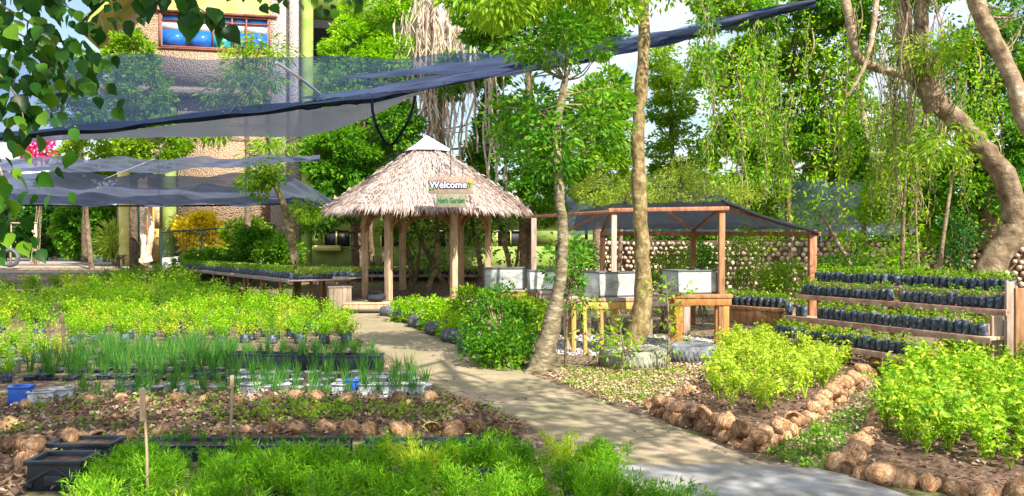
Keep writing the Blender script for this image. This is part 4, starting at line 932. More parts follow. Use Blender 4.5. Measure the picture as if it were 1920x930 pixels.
# posts at the right end
for q, (px, pb, pt, Y, wd) in enumerate([(1893, 670, 528, 10.7, .1), (1868, 668, 592, 10.4, .13), (1912, 680, 540, 10.2, .12), (1935, 700, 560, 9.8, .12)]):
    p = Vector((sx(px, Y), Y, 0)); mb = MB(); box(mb, (0, 0, (W(0, pt, Y).z)/2-.03), (wd, .05, W(0, pt, Y).z+.06)); 
    box(mb, (wd*.75, .01, (W(0, pt, Y).z)/2-.05), (wd*.35, .06, W(0, pt, Y).z+.0))
    o = mb.build('fence_post', WOODG if q != 2 else WOOD, bevel=.008); o.location = p
    tag(o, ['tall grey plank post at the right end of the stepped rack', 'short thick plank post carrying the third shelf at its right end', 'brown plank post at the right edge of the photo behind the basil', 'plank post standing furthest right beside the basil bed'][q], 'post')
# low shelf left of the rack
lsA, lsB = W(1352, 572, 15.2), W(1478, 578, 14.2); z_ = .62; ls = thing('seedling_shelf', 'low brown shelf with black bags between the work table and stepped rack', 'shelf', (lsA.x, lsA.y, 0))
mb = MB(); d = Vector((lsB.x-lsA.x, lsB.y-lsA.y, 0)); beam(mb, (0, 0, z_-.02), d+Vector((0, 0, z_-.02)), .35, .05); mb.build('board', WOOD, ls, bevel=.005); mb = MB(); beam(mb, (0, -.17, z_-.16), d+Vector((0, -.17, z_-.16)), .03, .2); mb.build('front_board', WOOD, ls, bevel=.005)
for f in (.05, .95): mb = MB(); c = d*f; beam(mb, (c.x, c.y, -.02), (c.x, c.y, z_-.05), .08, .08); mb.build('leg', WOOD, ls)
n = 11
for q in range(n):
    for row in range(2):
        c = Vector(lsA)+d*(q+.5)/n; put(sb[int(rng.integers(5))], (c.x, c.y-.1+row*.13, z_+.006), U(0, 6), U(.9, 1.1), 'black seedling bag, '+ordw(q)+' from left in the '+('front' if row == 0 else 'back')+' row of the low shelf', 'seedling bags on the low shelf', 'seedling bag')

# long seedling tables behind the herb block and behind the gazebo
def seed_table(label, pts, h, wdt, grp, deep=1.0, step=.16):
    P = [Vector(p) for p in pts]; o0 = P[0]; t = thing('seedling_table', label, 'table', (o0.x, o0.y, 0)); 
    seg = 0; nb = 0
    for a, b_ in zip(P[:-1], P[1:]):
        d = (b_-a); dn = d.normalized(); nr = Vector((-dn.y, dn.x, 0)); nr = nr if nr.y > 0 else -nr
        A = a+nr*wdt/2-o0; B = b_+nr*wdt/2-o0; A.z = B.z = 0
        mb = MB(); beam(mb, A+Vector((0, 0, a.z-.02)), B+Vector((0, 0, b_.z-.02)), wdt, .04); mb.build('tabletop', WOODG, t)
        mb = MB(); beam(mb, A-nr*(wdt/2+.012)+Vector((0, 0, a.z-.02)), B-nr*(wdt/2+.012)+Vector((0, 0, b_.z-.02)), .022, .09); mb.build('front_rail', WOODG, t, bevel=.004)
        n = max(2, int(d.length/1.4))
        for q in range(n):
            c = A.lerp(B, (q+.5)/n); gz_ = float(hgt(0, c.y+o0.y))
            for s in (-.45, .45): mb = MB(); e = c+nr*s*wdt; beam(mb, (e.x, e.y, gz_-.03), (e.x, e.y, a.z-.04), .07, .07); mb.build('leg', WOOD, t)
        n = int(d.length/step)
        for q in range(n):
            nb += 1; c = a.lerp(b_, (q+.5)/n)+nr*.08; put(sb[int(rng.integers(5))], (c.x, c.y, c.z), U(0, 6), U(1.0, 1.25), 'black seedling bag, '+ordw(nb-1)+' from the left on the '+grp, 'seedling bags on the '+grp, 'seedling bag')
        m_ = int(d.length*900); tt = rng.random(m_); vv = rng.random(m_)*(wdt-.2)+.17
        Q = np.array(a)[None]+np.array(d)[None]*tt[:, None]+np.array(nr)[None]*vv[:, None]; Q[:, 2] += .10+rng.random(m_)*.12
        lf = MB(); leaves(lf, Q, rand_dirs(m_)+np.array([0, 0, .6]), .07, .035, .2, 1); tag(lf.build('seedlings', LEAF_PALE), kind='stuff')
        s_ = MB(); beam(s_, a+nr*(wdt/2+.06)+Vector((0, 0, .055)), b_+nr*(wdt/2+.06)+Vector((0, 0, .055)), wdt-.2, .1); so = s_.build('seedling_soil', BAGM); tag(so, kind='stuff')
zt = .8
def onz(px, py, z=zt): Yq = (EH-z)*F/(py-HY); return Vector(((px-960)*Yq/F, Yq, z))
seed_table('long curved seedling table behind the herb block, left of leaning trunk', [onz(338, 503.5), onz(440, 514), onz(542, 525)], zt, 1.1, 'curved seedling table')
seed_table('short seedling table right of the leaning trunk', [onz(558, 520), onz(655, 521)], zt, .8, 'short seedling table')
seed_table('dark seedling table running behind the gazebo', [Vector((sx(655, 28.5), 28.5, W(0, 516, 28.5).z)), Vector((sx(905, 28.5), 28.5, W(0, 516, 28.5).z))], .8, .9, 'table behind the gazebo')

# ------------------------------------------------------------------ leaning trunk at left with compound leaves
tree('leaning_tree', 'pruned leaning trunk with a few feathery fronds behind herb block', [
    ([G(556, 548)-Vector((0, 0, .1)), W(556, 520, 21.5), W(551, 470, 21.5), W(536, 400, 21.5), W(520, 355, 21.5), W(505, 322, 21.5)], [.11, .1, .095, .1, .12, .06]),
    ([W(520, 355, 21.5), W(512, 330, 21.4), W(480, 325, 21.3)], [.04, .03, .012]), ([W(545, 440, 21.5), W(560, 400, 21.4), W(590, 380, 21.3)], [.03, .02, .012])],
    [cb(445, 310, 510, 370, 21.3, 420, .5), cb(480, 300, 530, 340, 21.3, 120, .4), cb(555, 370, 600, 410, 21.2, 200, .4)], LEAF_BRIGHT, BARKY, .13, wfac=.35, droop=.5, sub=.25)

# ------------------------------------------------------------------ building
BYL, BYR = 33.5, 35.5
xl, xr = sx(203, BYL), sx(640, BYR); bang = math.atan2(BYR-BYL, xr-xl)
bd = thing('stone_building', 'two storey pebble walled building with blue windows behind the shade nets', 'building', (xl, BYL, .8), bang)
def bpx(px, py):  # picture position -> building plane (u along wall, z above base)
    dx = (px-960)/F; u = (dx*BYL-xl)/(math.cos(bang)-dx*math.sin(bang)); Yq = BYL+u*math.sin(bang); return u, EH-(py-HY)*Yq/F-.8
def brect(name, x0, y0, x1, y1, front, depth, m, parent=None, bev=0):
    a = bpx(x0, y1); b_ = bpx(x1, y0); u0, z0_, u1, z1 = a[0], a[1], b_[0], b_[1]
    z0_ = (bpx(x0, y1)[1]+bpx(x1, y1)[1])/2; z1 = (bpx(x0, y0)[1]+bpx(x1, y0)[1])/2
    mb = MB(); box(mb, ((u0+u1)/2, -front+depth/2, (z0_+z1)/2), (u1-u0, depth, z1-z0_)); return mb.build(name, m, parent or bd, bevel=bev)
BL = bpx(640, 0)[0]
def wall(name, u0, u1, z0_, z1, y0, y1, m, parent=None):
    mb = MB(); box(mb, ((u0+u1)/2, (y0+y1)/2, (z0_+z1)/2), (u1-u0, y1-y0, z1-z0_)); return mb.build(name, m, parent or bd)
uw0, zs = bpx(298, 88); uw1, _ = bpx(507, 88); zt_ = bpx(400, 29)[1]; zbelow = bpx(400, 91)[1]
zslab = bpx(400, 165)[1]
u540 = bpx(535, 100)[0]
# gable edge of the wall follows the roof slope: built as a polygon prism
def prism(name, uv, y0, y1, m, parent=None):
    n = len(uv); mb = MB(); V = [(u, y0, z) for u, z in uv]+[(u, y1, z) for u, z in uv]
    mb.add(V, [list(range(n))]); mb.add(V, [list(range(2*n-1, n-1, -1))]); mb.add(V, [[k, n+k, n+(k+1) % n, (k+1) % n] for k in range(n)]); return mb.build(name, m, parent or bd)
zg = bpx(203, 72)[1]; ug, zg2 = bpx(278, 0); slope = (zg2-zg)/(ug-0.0)
zpk = zg+slope*uw0; 
prism('upper_wall', [(0, zslab), (uw0, zslab), (uw0, zg+slope*uw0), (0, zg)], 0, .3, PEB)
wall('upper_wall', uw0, uw1, zslab, zbelow, 0, .3, PEB)
prism('upper_wall', [(uw0, zt_), (uw1, zt_), (uw1, zg+slope*uw1), (uw0, zg+slope*uw0)], 0.0, .3, PLASY)
wall('pale_wall', uw1, bpx(563, 100)[0], 0, zg+slope*uw1, -.02, .3, PEBW)
wall('pale_pier', bpx(543, 100)[0], bpx(566, 100)[0], 0, zg+slope*uw1, -.35, -.02, PEBW)
zlow = zslab-.25
wall('lower_wall', bpx(330, 300)[0], uw1-.0, 0, zslab-.02, .5, .75, PEB)
wall('lower_wall', 0, bpx(330, 300)[0]-.02, 0, zslab-.02, 1.6, 1.8, PEB)
wall('floor_slab', -.3, uw1+.01, zslab-.28, zslab-.0, -.05, 2.5, PEB)
# window
wn = thing('window', None, None); wn.parent = bd; del_keys = [k for k in wn.keys()]
for k_ in del_keys: del wn[k_]
RED = surf('red brown window frame', [(.14, .04, .03), (.26, .09, .06), (.34, .14, .1)], 4, .6, .3, .004)
def wseg(nm, u0, u1, z0_, z1, y0, y1, m, par): mb = MB(); box(mb, ((u0+u1)/2, (y0+y1)/2, (z0_+z1)/2), (u1-u0, y1-y0, z1-z0_)); return mb.build(nm, m, par)
zmid = zs+(zt_-zs)*.45; zup = zs+(zt_-zs)*.80
fr = MB(); 
for u in (uw0+.04, uw1-.04): box(fr, (u, .02, (zs+zt_)/2), (.09, .14, zt_-zs))
for z in (zs+.035, zt_-.035): box(fr, ((uw0+uw1)/2, .015, z), (uw1-uw0-.0, .13, .07))
bars = [uw0+(uw1-uw0)*f for f in (.25, .48, .65, .78)]
for u in bars: box(fr, (u, .025, (zs+zt_)/2), (.06, .11, zt_-zs-.14))
box(fr, ((uw0+uw1)/2, .03, zup), (uw1-uw0-.1, .09, .05)); fr.build('frame', RED, wn)
edges = [uw0+.08]+bars+[uw1-.08]
for q in range(5):
    if q == 2: wseg('pane', edges[q]+.03, edges[q+1]-.03, zs+.07, zmid, .04, .06, CYAN, wn); wseg('pane', edges[q]+.03, edges[q+1]-.03, zmid, zup-.02, .05, .07, BLIND, wn)
    else: wseg('pane', edges[q]+.03, edges[q+1]-.03, zs+.07, zmid+.1, .05, .07, GLASS, wn); wseg('blind', edges[q]+.03, edges[q+1]-.03, zmid+.1, zup-.02, .052, .072, BLIND, wn)
    wseg('pane', edges[q]+.03, edges[q+1]-.03, zup+.02, zt_-.07, .05, .07, GLASS, wn)
wseg('lintel_board', uw0-.1, uw1+.25, zt_+.01, zt_+.11, -.1, -.003, RED, wn)
wseg('sill', uw0-.05, uw1+.05, zs-.06, zs-.0, -.06, .0-.003, RED, wn)
# roof with deep olive soffit over the gable
u_a, z_a = bpx(175, 78); 
pts = [(u_a-.1, z_a), (ug+5.5, z_a+slope*(ug+5.5-u_a+.1))]
prism('roof', [(pts[0][0], pts[0][1]), (pts[0][0], pts[0][1]+.16), (pts[1][0], pts[1][1]+.16), (pts[1][0], pts[1][1])], -1.7, 3.5, SOFFIT)
prism('roof_sheet', [(pts[0][0]-.1, pts[0][1]+.17), (pts[0][0]-.1, pts[0][1]+.24), (pts[1][0], pts[1][1]+.34), (pts[1][0], pts[1][1]+.165)], -1.8, 3.6, ROOFM)
# green columns and recessed balcony
def column(px, y_top, y_bot, wd, fy, m=PLASG):
    u, zt2 = bpx(px, y_top); _, zb2 = bpx(px, y_bot); mb = MB(); lathe(mb, [(wd/2, 0), (wd/2, zt2-zb2)], 18, (u, -fy, zb2)); return mb.build('column', m, bd, smooth=True)
column(576, -60, 512, .46, .55); column(320, 205, 500, .52, .35)
column(243, 205, 500, .4, 1.0, PLASY)
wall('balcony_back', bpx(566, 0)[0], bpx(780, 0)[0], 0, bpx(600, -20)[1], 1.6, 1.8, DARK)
wall('balcony_lintel', bpx(560, 0)[0]+.3, bpx(780, 0)[0], bpx(600, 34)[1], bpx(600, -30)[1], -.2, .3, PLASG)
wall('green_parapet', bpx(583, 0)[0], bpx(780, 0)[0], bpx(600, 200)[1], bpx(600, 120)[1], -.2, .0, PLASG)
# door zone at lower left: yellow piers, door, picture, blue sign
brect('door', 262, 386, 286, 486, -1.5, .08, WOODO)
brect('side_pier', 286, 386, 306, 490, .0, .3, surf('ochre plaster', [(.45, .30, .08), (.55, .38, .12), (.6, .45, .18)], 2))
pf = brect('picture_frame', 291, 388, 304, 426, .06, .05, WOODP); 
a0, b0_ = bpx(297, 407); mb = MB(); box(mb, (a0, -.065, b0_), (.14, .01, .6)); mb.build('picture', surf('faded picture', [(.3, .12, .05), (.5, .3, .15), (.6, .5, .3)], 9), pf)
brect('teal_pier', 253, 386, 262, 470, .3, .3, flat('teal paint', (.03, .20, .24)))
# wing: lime green low wall with windows behind the gazebo
wg = thing('green_outbuilding', 'low lime green wall building behind the gazebo with small dark windows', 'building', (sx(585, 33), 33, .7))
def gw(nm, x0, y0, x1, y1, yoff, d_, m, par=None):
    a = W(x0, y1, 33); b_ = W(x1, y0, 33); mb = MB(); o_ = Vector((sx(585, 33), 33, .7)); c = (a+b_)/2-o_; box(mb, (c.x, yoff+d_/2, c.z), (b_.x-a.x, d_, b_.z-a.z)); return mb.build(nm, m, par or wg)
gw('wall', 585, 462, 1120, 512, 0, .25, PLASG); gw('wall', 585, 380, 1120, 432, .02, .25, PLASG)
for (x0, x1) in ((605, 655), (712, 760), (815, 870), (930, 985)):
    f_ = gw('window', x0, 433, x1, 462, .12, .06, DARK); gw('frame', x0, 433, x0+3, 462, .05, .06, PLASY, wg); gw('frame', (x0+x1)/2-1, 433, (x0+x1)/2+1, 462, .05, .06, PLASY, wg)
for (x0, x1) in ((585, 605), (655, 712), (760, 815), (870, 930), (985, 1120)): gw('pier', x0, 432.1, x1, 461.9, .03, .22, PLASG)
gw('roof', 580, 366, 1130, 380, -.8, 6, ROOFM)
gw('ledge', 590, 460, 640, 470, -.25, .24, PLASY)
# blue notice on the yellow column, a chair, driftwood
p = W(248, 405, 31.2); t = thing('blue_notice', 'small blue and white notice fixed on the yellow column', 'sign', p); mb = MB(); box(mb, (0, 0, 0), (.2, .02, .62)); mb.build('panel', flat('blue notice', (.05, .25, .6)), t); mb = MB(); box(mb, (0, -.013, .02), (.12, .006, .3)); mb.build('white_field', flat('notice white', (.7, .78, .85)), t)
p = W(275, 486, 31.5); tree('driftwood_trunk', 'pale twisted driftwood trunk standing by the doorway', [([p-Vector((0, 0, .1)), W(272, 460, 31.5), W(268, 430, 31.5), W(274, 390, 31.5)], [.22, .12, .1, .05]), ([p-Vector((.1, 0, .1)), W(282, 450, 31.3), W(284, 420, 31.3), W(277, 392, 31.4)], [.2, .1, .1, .05])], [cb(262, 480, 290, 492, 31, 10)], LEAF_MID, ROOT, .05, 'driftwood', branches=False)
bench('wooden_chair', 'dark slatted bench by the doorway behind the yellow column', 'chair', Vector((sx(242, 32), 32, .78)), .7, .45, .42, BARKD, BARKD, 0)

# ramp railing and ramp
ra, rb_ = W(302, 486, 31), W(515, 468, 34); rz_ = lambda f: ra.lerp(rb_, f)
rlg = thing('ramp_railing', 'dark green metal railing along the ramp before yellow croton', 'railing', ra)
mb = MB()
top = [(0, 0, .88), (0, 0, .95)]; 
for h_, r_ in ((.95, .035), (.2, .025)): m2 = MB(); tube(m2, [Vector((0, 0, h_)), (rb_-ra)+Vector((0, 0, h_))], r_, 8); m2.build('rail', DKGREEN, rlg, smooth=True)
for q in range(4): m2 = MB(); c = (rb_-ra)*q/3; tube(m2, [c+Vector((0, 0, -.5)), c+Vector((0, 0, .95))], .035, 8); m2.build('rail_post', DKGREEN, rlg, smooth=True)
for q in range(36): m2 = MB() if q == 0 else m2; c = (rb_-ra)*(q+.5)/36; tube(m2, [c+Vector((0, 0, .2)), c+Vector((0, 0, .93))], .009, 5)
m2.build('baluster_row', DKGREEN, rlg)
mb = MB(); A = ra+Vector((0, .1, 0)); B = rb_+Vector((0, .1, 0)); V = []
for p_ in (A, B):
    V += [(p_.x, p_.y, p_.z+.05), (p_.x, p_.y, -.1), (p_.x+.1, p_.y+1.6, p_.z+.05), (p_.x+.1, p_.y+1.6, -.1)]
mb.add(V, [[0, 1, 5, 4], [0, 4, 6, 2], [2, 6, 7, 3], [0, 2, 3, 1], [4, 5, 7, 6]]); struct(mb.build('ramp', surf('pale ramp concrete', [(.5, .48, .44), (.62, .6, .56), (.7, .68, .64)], 3, .85, .2)))
# shrubs round the ramp
bush('yellow_croton', 'bright yellow croton bush against the pebble wall behind railing', [cb(333, 400, 410, 465, 33.2, 1100, .6), cb(350, 445, 440, 475, 33, 500, .5)], LEAF_YEL, .2, gp_(370, 33), sub=.3)
bush('ramp_shrub', 'dark leafy shrub in front of the ramp railing', [cb(340, 475, 460, 510, 29.5, 1400, .5), cb(440, 430, 545, 505, 28.5, 2200, .6), cb(490, 450, 560, 512, 27, 900, .5)], LEAF_MID, .14, gp_(480, 28.5), sub=.3)
bush('ramp_shrub', 'pale green climbing shrub spilling over the end of railing', [cb(420, 415, 510, 470, 31, 1100, .5)], LEAF_BRIGHT, .14, gp_(470, 31), sub=.3)
bush('spiky_plant', 'pale yellow green spiky plant at the wood edge left of the doorway', [cb(195, 425, 230, 478, 33, 260, .3)], LEAF_PALE, .5, gp_(212, 33), sub=.3, wf=.12, cat='plant')
# swing frame at far left, thin pole
sf = thing('swing_frame', 'thin pale wooden swing frame by the road at far left', 'frame', Vector((sx(50, 33), 33, .75)))
for nm, a, b_ in (('upright', (-.6, 0, 0), (-.6, 0, 1.62)), ('upright', (.33, 0, 0), (.33, 0, 1.62)), ('crossbar', (-.65, 0, 1.62), (.38, 0, 1.62)), ('brace', (0, 0, 1.55), (.33, 0, 1.2))): mb = MB(); beam(mb, a, b_, .07, .07); mb.build(nm, WOODP, sf)
p = gp_(172, 31); t = thing('wooden_pole', 'thin brown pole holding up the shade net at left', 'pole', p); mb = MB(); tube(mb, [Vector((0, 0, 0)), W(166, 440, 31)-p, W(160, 380, 31)-p, W(158, 330, 30)-p], [.1, .085, .075, .06], 8, wob=.15); mb.build('pole', BARKT, t, smooth=True)
# stones by the road
mb = MB()
for q in range(1): pass
for q, px in enumerate((140, 150, 160)):
    bo = clone(HK[q]); bo.name = 'boulder'
    o = put(bo, G(px, 489)+Vector((0, 0, 0)), U(0, 6), 1.8, ['leftmost', 'middle', 'rightmost'][q]+' pinkish boulder in the small heap beside the brown net pole', 'boulders beside the net pole', 'boulder'); o.data = o.data.copy(); o.data.materials.clear(); o.data.materials.append(surf('pinkish stone', [(.3, .2, .18), (.45, .33, .3), (.55, .45, .42)], 4))

# ------------------------------------------------------------------ shell wall at right with net fence above
wl = thing('shell_wall', 'long perimeter wall faced with rows of pale coconut shells at right', 'wall', (3, 24, 0)); 
wa, wb_ = Vector((sx(1040, 27), 27, 0)), Vector((sx(2000, 19.5), 19.5, 0)); wd_ = wb_-wa; wL = wd_.length; wn_ = Vector((wd_.y, -wd_.x, 0)).normalized()
if wn_.y > 0: wn_ = -wn_
wz0, wz1 = -.1, 1.72; mb = MB(); beam(mb, wa-Vector((3, 24, 0))-wn_*.15+Vector((0, 0, (wz0+wz1)/2)), wb_-Vector((3, 24, 0))-wn_*.15+Vector((0, 0, (wz0+wz1)/2)), .25, wz1-wz0); mb.build('core', SOIL, wl)
mb = MB(); st = .155; rows = int((wz1-.02)/.13)
for r in range(rows):
    n = int(wL/st)
    for q in range(n):
        if rng.random() < .08: continue
        c = wa-Vector((3, 24, 0))+wd_*((q+.5*(r % 2)+U(-.2, .2))/n)+wn_*-.02+Vector((0, 0, .06+r*.13+U(-.02, .02))); k6 = 7; rr = .066*U(.8, 1.15); V = [np.array(c)+np.array(wn_)*.07]
        ang = np.arange(k6)*2*math.pi/k6; td = np.array(wd_.normalized())
        for a in ang: V.append(np.array(c)+td*math.cos(a)*rr*.6+np.array([0, 0, 1])*math.sin(a)*rr*.6+np.array(wn_)*.05)
        for a in ang: V.append(np.array(c)+td*math.cos(a)*rr+np.array([0, 0, 1])*math.sin(a)*rr)
        mb.add(V, [[0, 1+i_, 1+(i_+1) % k6] for i_ in range(k6)]); mb.n -= len(V); mb.v.pop(); mb.r.pop(); 
        mb.add(V, [[1+i_, 1+k6+i_, 1+k6+(i_+1) % k6, 1+(i_+1) % k6] for i_ in range(k6)])
mb.build('shell_facing', surf('pale coconut shell', [(.34, .22, .14), (.66, .50, .37), (.86, .74, .60)], 7, .85, .5, .02, var=.45), wl, smooth=True)
NETF = netm('blue grey net fence', (.30, .36, .52), .62)
nf = thing('net_fence', 'blue grey net fence hung between trees above the shell wall', 'fence', (3, 26, 0))
sheet('net', [[W(1060, 320, 27.5), W(1400, 335, 25.5), W(1720, 345, 23)], [W(1060, 440, 27.5), W(1400, 438, 25.5), W(1720, 440, 23)]], NETF, nf, 0, 40, 8, .02, loc=(3, 26, 0))
for px, Y in ((1100, 27.4), (1400, 25.6), (1700, 23.2)): m2 = MB(); tube(m2, [Vector((sx(px, Y)-3, Y-26+.1, 0)), Vector((sx(px, Y)-3, Y-26+.1, 3.5))], .05, 7); m2.build('fence_post', BARKD, nf)

# ------------------------------------------------------------------ shade nets overhead
NETA = netm('black shade net', (.045, .075, .16), .52); NETB = netm('grey shade net', (.10, .108, .14), .93)
NETC = netm('grey blue shade net', (.16, .18, .27), .80)
NETF2 = netm('gathered shade net', (.19, .22, .33), .98)
ROLL = flat('rolled black net', (.008, .012, .024), .9, .15)
topE = [(-160, 98, 15), (110, 104, 15.2), (400, 110, 15.5), (640, 109, 16), (860, 104, 16.5), (1000, 94, 17), (1150, 72, 17.5), (1300, 44, 18), (1420, 18, 18.4), (1530, -8, 18.6)]
lowE = [(-160, 268, 22), (0, 258, 22), (250, 236, 21.6), (440, 214, 21), (560, 200, 20.7), (700, 184, 20.3), (800, 162, 20), (900, 143, 19.6), (1000, 124, 19.2), (1150, 98, 18.9), (1300, 62, 18.8), (1420, 30, 18.7), (1530, 0, 18.7)]
TE = [W(*p) for p in topE]; LE = [W(*p) for p in lowE]
n1 = thing('shade_net', 'large black shade net stretched overhead from upper left to top right', 'shade net', (-4, 18, 4))
sheet('net', [TE, LE], NETA, n1, .12, 130, 24, .03, loc=(-4, 18, 4))
o4 = Vector((-4, 18, 4))
m2 = MB(); Q = smoothpts(LE, 8)-np.array(o4); Q += rng.normal(size=Q.shape)*.02; tube(m2, Q, .05*(.5+.9*rng.random(len(Q))), 8, wob=.6); m2.build('rolled_edge', ROLL, n1)
# gathered pleats where the net narrows
def onedge(E, f): i_ = f*(len(E)-1); k_ = min(len(E)-2, int(i_)); return E[k_].lerp(E[k_+1], i_-k_)
def xat(E, px):
    for f in np.linspace(0, 1, 400):
        q = onedge(E, f)
        if 960+F*q.x/q.y >= px: return q
    return E[-1]
for (xa, xb, va, vb, nm) in ((640, 1530, .08, .62, 'gathered_fold'), (560, 1530, .5, 1.0, 'gathered_fold')):
    rowsA = [[], [], [], [], [], [], [], []]
    for px in np.linspace(xa, xb, 60):
        a_, b_ = xat(TE, px), xat(LE, px); g_ = min(1, (px-xa)/420)
        for q in range(8):
            v_ = va+(vb-va)*q/7; v0 = (va+vb)/2; v_ = v0+(v_-v0)*(g_*1.0+.02); p_ = a_.lerp(b_, v_)-Vector((0, 0, .03+.07*(q % 2)*g_+.03*math.sin(px*.045+q*2.1)*g_)); rowsA[q].append(p_)
    sheet(nm, rowsA, NETF2, n1, 0, 150, 15, .012, loc=(-4, 18, 4))
m2 = None
st_ = [[p+Vector((0, -.16, .10)) for p in LE], [p+Vector((0, .02, -.09)) for p in LE]]
sheet('gathered_hem', st_, netm('bundled black hem', (.012, .02, .04), 1.05), n1, 0, 200, 4, .02, loc=(-4, 18, 4))
m2 = MB(); tube(m2, [Vector(W(1530, -8, 18.6))-o4, Vector(W(1760, -90, 19.5))-o4], .04, 6); m2.build('tie_rope', ROLL, n1)
m2 = MB(); tube(m2, smoothpts([W(697, 184, 20.2), W(700, 215, 20.2), (W(712, 250, 20.2)), W(732, 272, 20.2), W(755, 245, 20.2), W(770, 215, 20.2), W(778, 180, 20.1)], 6)-np.array(o4), .035, 6, wob=.4); tube(m2, smoothpts([W(735, 235, 20.2), W(745, 205, 20.2), W(755, 190, 20.1)], 4)-np.array(o4), .012, 5); m2.build('hanging_loop', ROLL, n1)
n2 = thing('shade_net', 'plain grey shade net panel hanging just below the black net', 'shade net', (-4, 18, 4))
lo2 = [(-160, 274, 23.5), (0, 268, 23.5), (200, 260, 23.3), (400, 256, 23), (560, 257, 22.8), (630, 244, 22.3), (700, 216, 21.5), (780, 178, 20.5)]
up2 = [(-160, 262, 22.2), (0, 256, 22.2), (250, 238, 21.8), (440, 216, 21.2), (560, 202, 20.9), (640, 193, 20.7), (720, 180, 20.5), (800, 164, 20.2)]
sheet('net', [[W(*p)+Vector((0, .05, -.05)) for p in up2], [W(*p) for p in lo2]], NETB, n2, .02, 60, 8, .006, loc=(-4, 18, 4))
def lownet(label, E1, E2, m, sag, rolls=True):
    t = thing('shade_net', label, 'shade net', (-7, 26, 3)); A = [W(*p) for p in E1]; B = [W(*p) for p in E2]; sheet('net', [A, B], m, t, sag, 90, 18, .045, loc=(-7, 26, 3))
    if rolls:
        m2 = MB(); Q = smoothpts(B, 6)-np.array([-7, 26, 3]); tube(m2, Q, .03, 6, wob=.5); m2.build('rolled_edge', ROLL, t)
    return t
lownet('pale upper strip of grey shade net low in front of the building', [(-200, 306, 24), (40, 296, 24), (300, 298, 24), (600, 292, 24.5)], [(-200, 326, 26), (40, 320, 26), (300, 322, 26), (500, 305, 26), (600, 295, 24.6)], NETC, .05, False)
lownet('broad lower grey blue shade net in front of the building', [(-200, 325, 25), (40, 324, 25), (300, 330, 25), (540, 326, 25), (640, 384, 26.5)], [(-200, 392, 29), (20, 385, 29), (250, 386, 29), (420, 385, 28.5), (560, 382, 28), (640, 388, 26.6)], NETC, .06)
lownet('darkest folded strip of shade net along the bottom net edge', [(-200, 352, 27), (150, 350, 27), (300, 352, 27), (440, 345, 27), (600, 378, 26.9)], [(-200, 388, 28.8), (20, 382, 28.8), (250, 383, 28.8), (420, 382, 28.3), (560, 380, 27.8), (615, 382, 27)], netm('dark grey net', (.11, .13, .22), .7), .03, False)
def rope(label, pts, r=.012, m=None):
    P = [W(*p) for p in pts]; t = thing('rope', label, 'rope', P[0]); m2 = MB(); tube(m2, smoothpts([p-P[0] for p in P], 4), r, 5); m2.build('cord', m or flat('pale cord', (.55, .55, .52)), t); return t
rope('pale cord slanting down right from the small tree through the black net', [(518, 117, 16), (560, 145, 17), (600, 176, 19.5)], .03)
rope('thin pale cord slanting down left behind the black net', [(500, 130, 17), (460, 175, 19), (430, 212, 20.8)], .012)
rope('thin cord curving below the grey net panel', [(312, 262, 23.2), (295, 290, 23.4), (268, 308, 24)], .014)
rope('thin pale cord across the lower nets', [(300, 262, 23), (298, 320, 25), (300, 365, 27)], .008)
rope('long pale cord slanting across the lower grey net', [(290, 298, 23.9), (240, 318, 24.2), (195, 336, 24.5)], .012)
rope('pale cord at the right half of the lower net', [(385, 338, 25.4), (360, 352, 26), (335, 360, 26.3)], .014)
# fallen leaves on the nets
P = []
for k in range(170):
    f = rng.random(); i_ = f*(len(TE)-1); a_ = TE[int(i_)].lerp(TE[min(len(TE)-1, int(i_)+1)], i_ % 1); b_ = LE[int(i_)].lerp(LE[min(len(LE)-1, int(i_)+1)], i_ % 1); P.append(a_.lerp(b_, U(.55, 1) if f < .45 else U(0, 1))+Vector((0, 0, .05)))
mb = MB(); P = np.array([list(p) for p in P]); leaves(mb, P, rand_dirs(len(P))*np.array([1, 1, .2]), rng.uniform(.05, .16, len(P)), .06, .2, 2, curl=.3); tag(mb.build('fallen_leaves', YLEAF), kind='stuff')

# ------------------------------------------------------------------ background trees
tree('background_tree', 'dark tree at the far left behind the black net', [([gp_(150, 42), W(150, 300, 42), W(145, 180, 42)], [.25, .2, .1])], [cb(95, 90, 205, 280, 42, 2600)], LEAF_MID, BARKD, .26, droop=.3)
for q, (x0, x1, y0, Y, m, lab) in enumerate([(-60, 60, 385, 40, LEAF_DARK, 'dark bushy tree at the far left edge below the nets'), (40, 130, 375, 41, LEAF_DARK, 'dark bushy tree behind the wooden swing frame'), (110, 180, 380, 39, LEAF_MID, 'mid green tree behind the brown net pole'), (165, 235, 380, 38, LEAF_MID, 'leafy green tree just left of the doorway'), (60, 140, 330, 44, LEAF_MID, 'taller tree behind the wood at far left')]):
    tree('background_tree', lab, [([gp_((x0+x1)/2, Y), W((x0+x1)/2, 430, Y), W((x0+x1)/2, 400, Y)], [.14, .1, .06])], [cb(x0, y0, x1, 478, Y, 2300)], m, BARKD, .22)
bush('bougainvillea', 'bougainvillea with bright pink flowers behind the nets at far left', [cb(40, 255, 100, 300, 36, 330, .6)], PINK, .2, gp_(70, 36), sub=.25, cat='bush')
tree('background_tree', 'pale leafed tree behind the lower nets left of the building', [([gp_(160, 37), W(160, 380, 37), W(170, 300, 37)], [.15, .12, .08])], [cb(90, 250, 240, 370, 37.5, 2200)], LEAF_BRIGHT, BARKD, .2)
tree('ficus_tree', 'columnar green tree before the left end of the upper building wall', [([gp_(250, 30), W(250, 350, 30), W(248, 180, 30), W(245, 100, 30)], [.15, .13, .1, .04])], [cb(205, 60, 285, 150, 30, 1500), cb(203, 110, 320, 240, 30, 2600), cb(225, 200, 355, 330, 30, 2200)], LEAF_BRIGHT, BARKD, .17)
